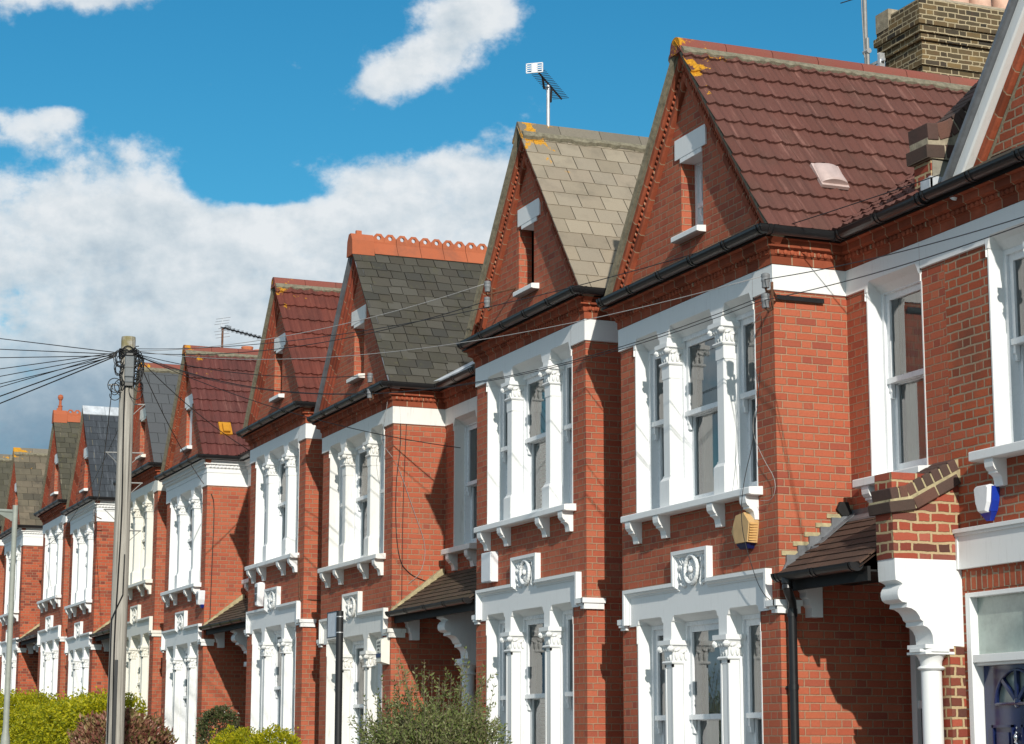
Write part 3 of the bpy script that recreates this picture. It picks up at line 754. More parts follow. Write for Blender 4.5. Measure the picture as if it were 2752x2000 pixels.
def window(parent, key, x0, x1, z0, z1, y, zm, timber, inside=('net', 'net'), mx=None):
    w = part('window', ('wf', key), f_winframe(x0, x1, z0, z1, y, zm), timber, parent, mx)
    for za, zb, yy, nm in ((zm, z1 - .08, y + .042, 'u'), (z0 + .11, zm - .04, y + .088, 'l')):
        a, b = x0 + .075, x1 - .075
        if mx is not None: a, b = mx - b, mx - a
        part('pane', ('pane', key, nm, mx), f_pane(a, b, za, zb, yy), M['glass'], w, None, None, 0, False)
    for k, (za, zb) in zip(inside, ((zm - .02, z1 - .04), (z0 + .05, zm - .02))):
        if k == 'net': part('net_curtain', ('net', key, za), f_cloth(x0 + .03, x1 - .03, za, zb, y + .145, .004, .05), M['net'], w, mx, 180, 0, False)
        elif k == 'blind': part('shutter_blind', ('sl', key, za), f_slats(x0 + .06, x1 - .06, za, zb, y + .125), M['blind'], w, mx)
        elif k == 'left': part('curtain', ('cl', key, za), f_cloth(x0 + .03, x0 + (x1 - x0) * .40, za, zb, y + .16, .010, .06), M['net'], w, mx, 180, 0, False)
        elif k == 'grey': part('curtain', ('cg', key, za), f_cloth(x0 + .03, x1 - .03, za, zb, y + .22, .016, .10), M['grey_cloth'], w, mx, 180, 0, False)
    return w
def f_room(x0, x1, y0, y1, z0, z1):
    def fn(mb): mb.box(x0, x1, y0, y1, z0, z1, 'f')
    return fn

def f_porch_tiles(xr, seed):
    def fn(mb):
        d = Vector((0, -1, -.70)).normalized()
        slope_tiles(mb, (W + .01, .62, 1.735), (1, 0, 0), d, xr - W - .01, .775, 8, 'plain', .165, seed)
        mb.poly([(W, .63, 1.71), (xr, .63, 1.71), (xr, -.02, 1.255), (W, -.02, 1.255)]); mb.poly([(W + .01, .62, 1.24), (xr, .62, 1.24), (xr, .02, 1.24), (W + .01, .02, 1.24)])
    return fn
def f_coping(path, xa, xb, hgt, step, path2=None, xa2=0, xb2=0, hgt2=0, step2=.2):
    """bricks laid one by one along a line (y, z), standing hgt above it"""
    def lay(mb, path, xa, xb, hgt, step, rg):
        for (ya, za), (yb, zb) in zip(path, path[1:]):
            L = math.hypot(yb - ya, zb - za); d = Vector((0, (yb - ya) / L, (zb - za) / L)); n = Vector((0, -d.z, d.y)); m = max(1, round(L / step)); q = L / m
            for k in range(m):
                c = Vector(((xa + xb) / 2, ya, za)) + d * (q * (k + .5)) + n * (hgt / 2 + rg.uniform(-.003, .003))
                mb.obox(c, Vector(((xb - xa) / 2 + rg.uniform(-.003, .003), 0, 0)), d * (q / 2 - .006), n * hgt / 2)
    def fn(mb):
        rg = random.Random(8); lay(mb, path, xa, xb, hgt, step, rg)
        if path2: lay(mb, path2, xa2, xb2, hgt2, step2, rg)
    return fn
SCROLL = [(.65, 1.30), (.106, 1.30), (.106, 1.219), (.110, 1.150), (.150, 1.135), (.165, 1.122), (.140, 1.105), (.124, 1.075), (.122, 1.045), (.132, 1.018), (.155, 1.0), (.197, .994), (.190, .963), (.230, .956), (.265, .938), (.290, .908), (.300, .882), (.322, .868), (.320, .840), (.352, .830), (.378, .808), (.394, .775), (.400, .712), (.65, .70)]
CAPS = [(.085, 1.705), (.25, 1.735), (.65, 1.93), (.65, 2.015), (.22, 1.805), (.085, 1.775)]
CAPL = [(.060, 1.61), (.29, 1.642), (.65, 1.835), (.65, 1.928), (.25, 1.733), (.060, 1.703)]
def f_column(cx, cy):
    def fn(mb):
        mb.lathe([(.072, -BASE), (.072, .535), (.088, .540), (.096, .550), (.088, .562), (.074, .568), (.078, .60), (.094, .63), (.108, .645)], (cx, cy), 20)
        mb.box(cx - .118, cx + .118, cy - .118, cy + .118, .645, .662)
        q = .130
        mb.prism([(cx - q, cy - q * .5), (cx - q * .5, cy - q), (cx + q * .5, cy - q), (cx + q, cy - q * .5), (cx + q, cy + q * .5), (cx + q * .5, cy + q), (cx - q * .5, cy + q), (cx - q, cy + q * .5)], 'z', .662, .682)
        mb.box(cx - .115, cx + .115, cy - .115, cy + .115, .684, .7115)
    return fn
def f_chim(mb):
    x0, x1, y0, y1 = -.80, -.125, 3.36, 4.85
    for za, zb, e in ((3.5, 6.62, 0), (6.62, 6.69, .028), (6.69, 6.875, .0), (6.875, 6.945, .03), (6.945, 7.02, .055), (7.02, 7.10, .08), (7.10, 7.24, .055), (7.24, 7.30, .03)):
        mb.box(x0 - e, x1 + e, y0 - e, y1 + e, za, zb)
def f_flaunch(mb):
    mb.ring([[(-.80, 3.36, 7.30), (-.125, 3.36, 7.30), (-.125, 4.85, 7.30), (-.80, 4.85, 7.30)], [(-.66, 3.5, 7.40), (-.27, 3.5, 7.40), (-.27, 4.7, 7.40), (-.66, 4.7, 7.40)]])
    mb.box(-.86, -.62, 3.30, 3.62, 7.16, 7.36)
def f_pot(x, y, h, r=.115, holes=False):
    def fn(mb): mb.lathe([(r * 1.05, 7.32), (r, 7.40), (r * .95, 7.35 + h * .7), (r * 1.08, 7.35 + h * .72), (r * 1.08, 7.35 + h * .78), (r * .98, 7.35 + h * .8), (r * 1.15, 7.35 + h * .96), (r * 1.15, 7.35 + h), (r * .9, 7.35 + h), (r * .85, 7.4 + h * .3)], (x, y), 18)
    return fn

# ------------------------------------------------------------------ assemble one bay-fronted house
def bay_house(idx, x, z, typ, roof, ridge, label, paint='white', cornice='terra', brick='brick', inside=None, verge='cement', porch='roof_plain', beads=True, rake='terra'):
    h = empty('terraced_house', (x, D0, z - BASE), label, 'house', 'bay fronted brick houses of the terrace')
    L = typ == 'L'; mx = None if L else W; P = M[paint]; gap = .383
    ins = inside or [('net', 'net')] * 8
    part('wall', ('wall', XP, gap), f_wall(XP, gap), M[brick], h, mx)
    part('lintel_band', ('band_a',), f_band(BANDS[:1]), P, h, mx if mx is None else None)
    part('lintel_band', ('band_b',), f_band(BANDS[1:2] if L else [[(2.477, 0), (W, 0), (W, YM), (W + .383, YM)]]) if L else f_band([[(2.477, 0), (W, 0), (W, YM), (W + .383, YM)]]), P, h)
    part('lintel_band', ('band_c',), f_band(BANDS[2:]), P, h, mx)
    part('window_heads', ('hd_m',), f_heads(3.385, 3.53, 3.44, 3.68, YM - .0175, ((MW[0], MW[1]),), MW[0], MW[1], YM + .125), P, h, mx)
    part('window_heads', ('hd_u',), f_heads(3.385, 3.53, 3.435, 3.68, -.0175), P, h)
    part('window_heads', ('hd_g',), f_heads(.88, 1.085, 1.03, 1.345, -.010, ((.30, .815), (.965, 1.805), (1.945, 2.48)), .15, 2.63), P, h)
    part('window_jamb', ('jb_u',), f_jamb(0, .30, 2.477, 1.96, 3.44), P, h)
    part('window_jamb', ('jb_g',), f_jamb(0, .30, 2.48, -.76, 1.032), P, h)
    for a, b in ((.82, .965), (1.805, 1.945)):
        p = part('pillar', ('pu', a), f_pillar_up(a, b), P, h)
        part('capital', ('cu', a), f_capital(a, b, 3.205, 3.385), P, p, None, 35)
        p = part('pillar', ('pg', a), f_pillar_gr(a, b), P, h)
        part('capital', ('cg', a), f_capital(a, b, .69, .882), P, p, None, 35)
    T = M['timber'] if paint != 'cream' else P
    k = 0
    for a, b in ((.314, .825), (.96, 1.81), (1.94, 2.463)):
        window(h, ('u', a, str(ins[k])), a, b, 1.97, 3.437, .12, 2.80, T, ins[k]); k += 1
    for a, b in ((.314, .825), (.96, 1.81), (1.94, 2.463)):
        window(h, ('g', a, str(ins[k])), a, b, -.74, 1.032, .12, .275, T, ins[k]); k += 1
    window(h, ('m', str(ins[k])), MW[0] + .014, MW[1] - .014, 2.01, 3.47, YM + .12, 2.78, T, ins[k], mx); k += 1
    window(h, ('gable', str(ins[k])), GW[0], GW[1], GW[2], GW[3], .13, 4.55, T, ins[k])
    part('window_jamb', ('jb_m',), lambda mb: (mb.box(MW[0], MW[0] + .014, YM - .004, YM + .14, 2.0, 3.47), mb.box(MW[1] - .014, MW[1], YM - .004, YM + .14, 2.0, 3.47), mb.box(MW[0], MW[1], YM + .005, YM + .14, 1.985, 2.0)), P, h, mx)
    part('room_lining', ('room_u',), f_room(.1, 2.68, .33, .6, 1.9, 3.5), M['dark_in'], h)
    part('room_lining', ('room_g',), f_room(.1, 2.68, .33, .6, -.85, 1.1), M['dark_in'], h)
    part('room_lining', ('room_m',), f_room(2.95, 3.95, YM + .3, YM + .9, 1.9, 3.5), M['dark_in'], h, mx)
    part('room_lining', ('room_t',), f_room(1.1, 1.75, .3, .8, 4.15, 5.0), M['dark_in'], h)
    s_ = part('window_sill', ('sl_u',), f_sill(.225, 2.55, 1.918, 1.978, -.122, .0), P, h, bevel=.004)
    for xr in (.40, .945, 1.925, 2.478): part('bracket', ('bk', xr), f_bracket(xr, 1.919), P, s_)
    s_ = part('window_sill', ('sl_m',), f_sill(3.0, 3.905, 1.94, 2.005, YM - .13, YM), P, h, mx, bevel=.004)
    for xr in (3.20, 3.80): part('bracket', ('bkm', xr), f_bracket(xr, 1.941, .10, 1.0, YM), P, s_, mx)
    part('window_sill', ('sl_g',), f_sill(.2, 2.58, -.80, -.74, -.12, 0), P, h)
    part('window_sill', ('sl_t',), f_sill(1.19, 1.675, 4.198, 4.25, -.085, 0), P, h, bevel=.004)
    part('gable_lintel', ('gl',), lambda mb: mb.prism([(-.014, 4.937), (-.014, 5.112), (.03, 5.112), (.03, 4.937)], 'x', 1.145, 1.712) or mb.box(1.236, 1.629, -.011, .13, 4.895, 4.936), P, h)
    hd = part('window_hood', ('hood',), f_hood, P, h)
    part('carved_panel', ('carve',), f_carving, P, hd, None, 50)
    cm = M['terra'] if cornice == 'terra' else M['white']
    c = part('cornice', ('corn',), f_corn(CORN), cm, h, mx)
    part('egg_moulding', ('eggs',), f_eggs(CORN[1:]), cm, c, mx, 60)
    part('soffit', ('soff',), f_strip(CORN, [(0, 3.876), (.125, 3.876), (.125, 3.93), (0, 3.93)]), M['blackboard'], h, mx)  # black colour puts in the shadow band under the gutter
    rm = M['terra'] if rake == 'terra' else M['terra_dark']
    r_ = part('rake_moulding', ('rk1', rake), f_rake(-.045, -.112, -.070), rm, h)
    if beads:
        part('rake_band', ('rk2', rake), f_rake(-.112, -.165, -.030), rm, h); part('rake_beads', ('bd',), f_beads(-.138, -.036), rm, r_, None, 60)
        part('rake_band', ('rk3', rake), f_rake(-.165, -.222, -.045), rm, h)
    else:
        part('rake_band', ('rk4', rake), f_rake(-.112, -.17, -.048), rm, h); part('rake_band', ('rk5', rake), f_rake(-.17, -.225, -.026), rm, h)
    mat, style, nc, tw, mstyle = roof
    xl, xr = (-.383, XP) if L else (W - XP, W + .383)
    rf = part('roof', ('roof', style, nc, tw, mstyle, L), f_roof(style, nc, tw, mstyle, xl, xr, 11 + idx), M[mat], h)
    part('gap_shade_sheet', ('gap_shade', L), f_gap_shade(xl, xr), M['blackboard'], rf)  # black sheet added under the tiles so their gaps read as dark shade
    part('verge', ('vg', verge), f_verge, M[verge], rf)
    part('verge_bed', ('vgb',), f_verge_bed, M[verge], rf)
    rg, rmat = ridge
    part('ridge', ('rg', rg), f_ridge(rg.split('+')[0], y0=-.12 if '+' not in rg else .17, seg=.31 if 'crest' in rg else .45, L=3.4), M[rmat], rf, None, 40 if rg == 'half' else None)
    if rg in ('half', 'angle') and idx != 7: part('mortar_bed', ('rgb',), f_ridge_bed, M['cement'], rf)
    if '+' in rg: part('finial', ('fin', rg), f_finial(rg.endswith('ball')), M[rmat], rf)
    # eaves gutter: open end on the left, turning back along the right-hand side of the bay
    q = .17
    gp = [(-.03, -q), (W + q, -q), (W + q, YM - q), (XP, YM - q)] if L else [(-.03, -q), (W + q, -q), (W + q, YM - q), (W + .383, YM - q)]
    part('gutter', ('gut', L), f_gutter(gp, 3.936), M['black'], h, None, 30)
    if not L: part('gutter', ('gut2',), f_gutter([(W - XP, YM - q), (-q, YM - q), (-q, .1)], 3.936), M['black'], h, None, 30)
    # porch between this house and the next
    fd = part('front_door', ('fd',), lambda mb: (mb.box(W + .06, W + .13, YM + .44, YM + .52, -BASE, .95), mb.box(W + .93, W + 1.0, YM + .44, YM + .52, -BASE, .95), mb.box(W + .13, W + .93, YM + .44, YM + .52, .88, .95), mb.box(W + .13, W + .93, YM + .45, YM + .50, .30, .36)), M['white'], h, mx)
    part('door_leaf', ('dl',), lambda mb: (mb.box(W + .13, W + .93, YM + .475, YM + .515, -BASE, .30), mb.box(W + .22, W + .48, YM + .463, YM + .475, -1.5, -.7), mb.box(W + .58, W + .84, YM + .463, YM + .475, -1.5, -.7), mb.box(W + .22, W + .48, YM + .463, YM + .475, -.5, .15), mb.box(W + .58, W + .84, YM + .463, YM + .475, -.5, .15)), M['dark_door'], fd, mx)
    part('fanlight', ('fl',), f_pane(W + .13, W + .93, .36, .88, YM + .49), M['frost'], fd, mx)
    if L:
        near = idx == 1
        xr_ = 3.965 if near else 5.36
        pr = part('porch_roof', ('pr', near), f_porch_tiles(xr_, 5), M[porch], h)
        if near:
            part('lead_flashing', ('fl1',), lambda mb: [mb.prism([(-.005, 1.27), (.055, 1.385), (.60, 1.785), (.60, 1.75), (.12, 1.395), (.02, 1.30)], 'x', W, W + .018), mb.prism([(-.03, 1.262), (.61, 1.755), (.62, 1.77), (-.02, 1.275)], 'x', W, W + .10),
                 mb.box(W, xr_, YM - .02, YM, 1.70, 1.80), mb.prism([(.55, 1.70), (.63, 1.755), (.63, 1.765), (.55, 1.715)], 'x', W, xr_)] + [mb.box(W - .0, W + .022, .055 + k * .10, .155 + k * .10, 1.36 + k * .0745, 1.44 + k * .0745) for k in range(5)] or None, M['lead'], pr)
            part('flashing_pointing', ('fl2',), lambda mb: [mb.box(W, W + .010, .02 + k * .10, .165 + k * .10, 1.435 + k * .0745, 1.47 + k * .0745) for k in range(6)] or None, M['cement_pale'], pr)
            part('valley_board', ('vb',), lambda mb: mb.prism([(.50, 1.80), (.53, 1.86), (.60, 1.86), (.62, 1.80), (.64, 1.76), (.54, 1.755)], 'x', W + .001, W + .03), M['blackboard'], pr)
        else:
            part('cement_fillet', ('cf',), lambda mb: mb.prism([(-.03, 1.265), (-.005, 1.33), (.59, 1.80), (.62, 1.80), (.62, 1.73)], 'x', W, W + .07), M['cement_pale'], pr)
        part('porch_fascia', ('pf', near), lambda mb: (mb.box(W, xr_, .035, .06, 1.16, 1.262), mb.box(W, xr_, .06, YM, 1.225, 1.238)), M['blackboard'], pr)
        part('porch_gutter', ('pg', near), f_gutter([(W + .015, -.035), (xr_ - .05, -.035)], 1.285, .050), M['black'], pr, None, 30)
        part('porch_bracket', ('pb',), lambda mb: mb.prism([(.155, 1.225), (.155, 1.17), (.17, 1.155), (.17, 1.12), (.19, 1.105), (.195, 1.06), (.215, 1.04), (.215, .97), (.31, .97), (.31, 1.225)], 'x', W, W + .10), M['white'], h)
        sb = part('scroll_bracket', ('sb',), lambda mb: mb.prism(SCROLL, 'x', 3.987, 4.207), M['white'], h, None, 30)
        part('porch_column', ('pc',), f_column(4.097, .445), M['white'], h, None, 40)
        part('porch_pier', ('pp', near), lambda mb: (mb.box(3.987, 4.207, .10, YM, 1.30, 1.90 if near else 1.302), mb.box(3.987, 4.207, .53, YM + .02, -BASE, .70)), M['brick_pier'], h)
        if near:
            pc = part('pier_coping', ('pcp',), f_coping([(.085, 1.70), (.235, 1.728), (.66, 1.945)], 3.968, 4.222, .088, .078, [(.062, 1.612), (.28, 1.645), (.66, 1.845)], 3.946, 4.242, .078, .225), M['coping'], h, bevel=.007)
            part('mortar_bed', ('pcm',), lambda mb: (mb.prism([(.092, 1.69), (.235, 1.72), (.65, 1.93), (.65, 2.02), (.215, 1.803), (.092, 1.775)], 'x', 3.974, 4.216), mb.prism([(.068, 1.62), (.28, 1.65), (.65, 1.845), (.65, 1.945), (.235, 1.734), (.068, 1.704)], 'x', 3.953, 4.235)), M['cement_pale'], pc)
            part('downpipe', ('dp',), lambda mb: (mb.tube([(2.955, -.035, 1.25), (2.955, -.035, 1.185), (2.94, -.02, 1.15), (2.875, .045, 1.085), (2.852, .062, 1.04), (2.848, .062, 1.0), (2.848, .062, -BASE)], .034, 14), mb.tube([(2.846, .062, .97), (2.846, .062, 1.03)], .041, 14), mb.tube([(2.955, -.035, 1.165), (2.95, -.03, 1.195)], .041, 14), mb.tube([(2.955, -.035, 1.21), (2.955, -.035, 1.25)], .042, 14),
                 mb.tube([(2.846, .062, .43), (2.846, .062, .47)], .040, 14), mb.box(2.777, 2.85, .055, .068, .435, .465), mb.tube([(2.777, .062, .45), (2.80, .03, .45)], .010, 6)), M['black'], h, None, 40)
    if L and idx in (1, 3, 5, 7):
        ch = part('chimney', ('chim',), f_chim, M['brick_stock'], h)
        part('flaunching', ('fln',), f_flaunch, M['flaunch'], ch)
        for k, (yy, hh, rr) in enumerate(((3.72, .40, .115), (4.0, .34, .14), (4.29, .46, .12), (4.58, .42, .125))):
            for jx in ((-.46,) if idx == 1 else (-.62, -.30)):
                part('chimney_pot', ('pot', k, jx), f_pot(jx, yy, hh + (.30 if idx == 7 else 0), rr), M['pot_pale' if idx == 1 else 'terra_pot'], ch, None, 40)
    return h

N2, B2, L2, G2, BL = ('net', 'net'), ('net', 'blind'), ('left', 'left'), ('grey', 'grey'), ('blind', 'blind')
OO = ('', '')
H = {}
H[1] = bay_house(1, -16.637, 0.0, 'L', ('roof_pan', 'pan', 11, .30, 'pan'), ('half', 'ridge_red'), 'brick bay house with large red-brown pantiled gable roof, tan alarm box and black downpipe', inside=[L2, L2, L2, L2, ('left', 'net'), L2, L2, G2])
H[2] = bay_house(2, -20.181, .244, 'R', ('roof_beige', 'slate', 12, .25, 'slate'), ('angle', 'ridge_grey'), 'brick bay house with pale beige slate gable roof and slatted window shutters', inside=[N2, B2, N2, N2, ('', 'blind'), N2, G2, G2], brick='brick')
H[3] = bay_house(3, -25.664, .248, 'L', ('roof_slate', 'old', 17, .20, 'old'), ('crest+', 'ridge_terra'), 'brick bay house with old dark grey slates under a pierced terracotta ridge', inside=[N2, L2, N2, N2, N2, N2, G2, N2], paint='white_worn', verge='lead', rake='dark', beads=False, porch='roof_plain_moss')
H[4] = bay_house(4, -29.232, .555, 'R', ('roof_red', 'pan', 9, .30, 'pan'), ('half', 'ridge_red'), 'narrow looking brick bay house with red tiled gable and orange lichen at its peak', beads=False, rake='dark', inside=[N2, N2, N2, N2, N2, N2, G2, N2])
H[5] = bay_house(5, -34.601, .546, 'L', ('roof_red_dull', 'pan', 10, .30, 'pan'), ('half', 'ridge_red'), 'brick bay house with dull red tiled gable, one yellow tile and white cornice', cornice='white', porch='roof_plain_moss')
H[6] = bay_house(6, -38.10, .856, 'R', ('roof_slate_grey', 'slate', 10, .30, 'slate'), ('half', 'ridge_red'), 'cream windowed bay house with smooth grey slate roof, behind the wooden pole', paint='cream', beads=False, rake='dark')
H[7] = bay_house(7, -43.432, .856, 'L', ('roof_slate_blue', 'slate', 14, .25, 'slate'), ('angle', 'lead_pale'), 'brick bay house with blue-black slate gable, pale lead ridge and white cornice', cornice='white', beads=False, brick='brick_brown', rake='dark')
H[8] = bay_house(8, -46.828, 1.168, 'R', ('roof_mossy', 'old', 16, .20, 'old'), ('crest+ball', 'ridge_terra'), 'brick bay house with mossy grey slates, terracotta crest and ball finial', beads=False, rake='dark')
H[9] = bay_house(9, -52.30, 1.168, 'L', ('roof_brown', 'slate', 12, .25, 'slate'), ('angle', 'ridge_grey'), 'far brick bay house with mottled brown slate gable and white cornice, beside the lamp post', cornice='white', beads=False, brick='brick_brown', rake='dark')
H[10] = bay_house(10, -55.9, 1.48, 'R', ('roof_mossy', 'slate', 12, .25, 'slate'), ('angle', 'ridge_grey'), 'farthest brick bay house, only its white window edge in view beyond the lamp column', beads=False, rake='dark')

# extras on single houses
part('vent_tile', ('vt',), lambda mb: mb.obox((2.575, .31, 4.41), (.085, 0, -.105), (0, .10, 0), (.028, 0, .022)) or mb.obox((2.60, .31, 4.40), (.06, 0, -.075), (0, .055, 0), (.055, 0, .045)), M['yellow'], H[5], bevel=.01)
def f_ventcowl(mb):
    O = Vector((2.50, .68, 4.505)); U = Vector((0, 1, 0)); D = Vector((CT, 0, -ST)); N = Vector((ST, 0, CT))
    def arc(s, r, lift, w): return [O + U * (w * math.cos(t)) + D * s + N * (lift + r * math.sin(t)) for t in [math.pi * (1 - j / 10) for j in range(11)]]
    mb.ring([arc(-.14, .02, .035, .10), arc(-.10, .05, .035, .115), arc(.10, .055, .045, .12), arc(.115, .05, .04, .118)])
    mb.obox(O + N * .028, U * .125, D * .14, N * .014)
part('roof_vent', ('rv',), f_ventcowl, M['pinkvent'], H[1], None, 35)
part('valley_flashing', ('vf',), lambda mb: mb.poly([(W + .22, YM - .24, 3.97), (W + .42, YM - .12, 3.98), (W + .75, YM + .25, 4.22), (W + .55, YM + .30, 4.28)]) or mb.box(W + .25, W + 1.3, YM - .19, YM - .06, 3.945, 3.975), M['lead_pale'], H[3])

part('gable_board', ('gb5',), lambda mb: mb.box(GW[0] + .02, GW[1] - .02, .05, .10, GW[2] + .01, GW[3] - .03), M['white'], H[5])
# ------------------------------------------------------------------ the flat-fronted house at the right edge
BASE_KEEP = BASE
def flat_house():
    h = empty('terraced_house', (-12.507, D0 + YM, -BASE), 'flat fronted brick house with white bargeboard, navy door and blue alarm box', 'house')
    XW = 4.7; GX, GA, GS = 1.80, 5.85, 1.195
    gh = (1.62, 2.0, 4.25, 4.9)
    DO = (.125, 1.02, -BASE, 1.067); UW = (.535, 2.75, 2.0, 3.56); GWN = (1.5, 4.0, -.6, 1.0)
    def fw(mb):
        rect_holes(mb, 'y', 0, 0, XW, -BASE, 3.95, [UW, DO, GWN], .14)
        gable_field(mb, 0, .13, 3.9, gh, .14, GX, GA, GS)
        rect_holes(mb, 'x', XW, 0, 8, -BASE, 3.95, [])
    part('wall', ('w0',), fw, M['brick_old'], h)
    p0 = [(0, 0), (XW, 0)]
    part('lintel_band', ('b0',), f_band([[(0, 0), (.535, 0)]]), M['white'], h); part('lintel_band', ('b1',), f_band([[(2.75, 0), (XW, 0)]]), M['white'], h)
    part('cornice', ('c0',), f_corn(p0), M['terra'], h); part('egg_moulding', ('e0',), f_eggs([(0, 0), (2.2, 0)]), M['terra'], h, None, 60)
    part('soffit', ('s0',), f_strip(p0, [(0, 3.876), (.125, 3.876), (.125, 3.93), (0, 3.93)]), M['blackboard'], h)  # black again stands in for the shadow below the gutter
    part('gutter', ('g0',), f_gutter([(0, -.17), (XW, -.17)], 3.95), M['black'], h, None, 30)
    o3 = ((.535, 1.05), (1.195, 2.09), (2.235, 2.75))
    part('window_heads', ('h0',), f_heads(3.385, 3.53, 3.435, 3.68, -.0175, o3, .535, 2.75), M['white'], h)
    part('window_jamb', ('j0',), f_jamb(0, .535, 2.75, 1.96, 3.44), M['white'], h)
    for a in (1.05, 2.09):
        p = part('pillar', ('p0', a), f_pillar_up(a, a + .145), M['white'], h); part('capital', ('cp0', a), f_capital(a, a + .145, 3.205, 3.385), M['white'], p, None, 35)
    for a, b in ((.549, 1.055), (1.19, 2.095), (2.23, 2.736)): window(h, ('w0', a), a, b, 1.97, 3.437, .12, 2.80, M['timber'], BL)
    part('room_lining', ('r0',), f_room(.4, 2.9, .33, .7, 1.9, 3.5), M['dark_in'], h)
    s_ = part('window_sill', ('sl0',), f_sill(.40, 2.88, 1.95, 2.02, -.13, 0), M['white'], h, bevel=.004)
    for a in (.66, 1.19, 2.2, 2.7): part('bracket', ('bk0', a), f_bracket(a, 1.951), M['white'], s_)
    # ground-floor window beyond the frame, door and canopy board
    for a, b in ((1.5, 2.3), (2.35, 3.2), (3.25, 4.0)): window(h, ('g0', a), a, b, -.6, 1.0, .12, .3, M['timber'], BL)
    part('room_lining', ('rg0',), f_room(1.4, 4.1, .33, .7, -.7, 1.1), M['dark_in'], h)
    def canopy(mb):
        mb.box(.085, 1.26, -.035, 0, 1.235, 1.47)
        mb.box(.05, 1.30, -.065, 0, 1.485, 1.515); mb.box(.06, 1.29, -.05, 0, 1.465, 1.485)
        mb.box(.05, .075, -.055, 0, 1.235, 1.465); mb.box(.075, .10, -.045, 0, 1.235, 1.465); mb.box(1.26, 1.30, -.055, 0, 1.235, 1.465)
    part('canopy_board', ('cb',), canopy, M['white'], h, bevel=.003)
    part('soldier_course', ('sc',), lambda mb: mb.poly([(.10, -.004, 1.085), (1.1, -.004, 1.085), (1.1, -.004, 1.215), (.10, -.004, 1.215)], [(.05, .1), (.05, 1.1), (.18, 1.1), (.18, .1)]) , M['brick_old'], h)
    fd = part('front_door', ('fd0',), lambda mb: (mb.box(.125, .18, -.012, .12, -BASE, 1.067), mb.box(.965, 1.02, -.012, .12, -BASE, 1.067), mb.box(.18, .965, -.012, .12, 1.035, 1.067), mb.box(.18, .965, -.006, .12, .585, .64), mb.box(.18, .965, .02, .12, .565, .585)), M['white'], h, bevel=.003)
    part('fanlight', ('fl0',), f_pane(.18, .965, .64, 1.035, .05), M['frost'], fd)
    X0, X1, CX = .19, .955, .565
    def leaf(mb):
        y = .075; zb, zt, r = .30, .565, .245
        # slab with a half-round glazed opening
        n = 14; arc = [(CX - r * math.cos(math.pi * k / n), zb + r * .93 * math.sin(math.pi * k / n)) for k in range(n + 1)]
        mb.box(X0, X1, y, y + .04, -BASE, zb - .0)
        top = [(X0 + (X1 - X0) * k / n, zt) for k in range(n + 1)]
        for k in range(n):
            mb.poly([(arc[k][0], y, arc[k][1]), (arc[k + 1][0], y, arc[k + 1][1]), (top[k + 1][0], y, top[k + 1][1]), (top[k][0], y, top[k][1])])
            mb.poly([(arc[k][0], y, arc[k][1]), (arc[k + 1][0], y, arc[k + 1][1]), (arc[k + 1][0], y + .03, arc[k + 1][1]), (arc[k][0], y + .03, arc[k][1])])
        mb.poly([(X0, y, zb), (arc[0][0], y, zb), (X0, y, zt)]); mb.poly([(X1, y, zb), (arc[-1][0], y, zb), (X1, y, zt)])
        mb.tube([(a, y - .004, b) for a, b in arc], .011, 6); mb.tube([(arc[0][0], y - .004, zb), (arc[-1][0], y - .004, zb)], .011, 6)
        for ang in (45, 90, 135):
            c_, s_2 = math.cos(R(ang)), math.sin(R(ang))
            mb.obox((CX + c_ * r * .53, y + .004, zb + .02 + s_2 * r * .46), (c_ * r * .45, 0, s_2 * r * .43), (s_2 * .014, 0, -c_ * .014), (0, .014, 0))
        mb.ell((CX, y, zb + .01), (.04, .014, .04), None, 10, 6)
        for a, b, za, zb2 in ((X0 + .085, CX - .05, -.55, .16), (CX + .05, X1 - .085, -.55, .16), (X0 + .085, CX - .05, -1.5, -.75), (CX + .05, X1 - .085, -1.5, -.75)):
            for q in ((a, b, zb2 - .018, zb2), (a, b, za, za + .018), (a, a + .018, za, zb2), (b - .018, b, za, zb2)): mb.box(q[0], q[1], y - .014, y, q[2], q[3])
            mb.box(a + .05, b - .05, y - .010, y, za + .05, zb2 - .05)
    d = part('door_leaf', ('dl0',), leaf, M['blue_door'], fd, bevel=.004)
    part('door_glass', ('dg0',), f_pane(CX - .25, CX + .25, .29, .53, .10), M['frost'], d)
    part('knocker', ('kn',), lambda mb: (mb.tube([(CX + .036 * math.sin(t), .055 - .012 * math.cos(t / 2), .045 - .052 * (1 - math.cos(t)) / 1.0 * .9) for t in [2 * math.pi * k / 16 for k in range(17)]], .008, 6), mb.ell((CX, .055, .075), (.016, .02, .028), None, 8, 6), mb.ell((CX, .06, .105), (.009, .012, .012), None, 8, 6), mb.ell((CX, .062, .14), (.006, .008, .008), None, 8, 6), mb.ell((CX, .058, -.085), (.013, .016, .016), None, 8, 6)), M['chrome'], d, None, 60)
    # gable edge
    part('bargeboard', ('bg',), f_rake(-.035, -.135, -.115, GX, GA, 3.93, GS), M['white'], h)
    part('rake_moulding', ('rk0',), f_rake(-.135, -.205, -.05, GX, GA, 3.93, GS), M['terra'], h)
    part('mortar_fillet', ('mf0',), f_rake(-.205, -.228, -.012, GX, GA, 3.93, GS), M['cement'], h)
    c_, s_3 = 1 / math.hypot(1, GS), GS / math.hypot(1, GS)
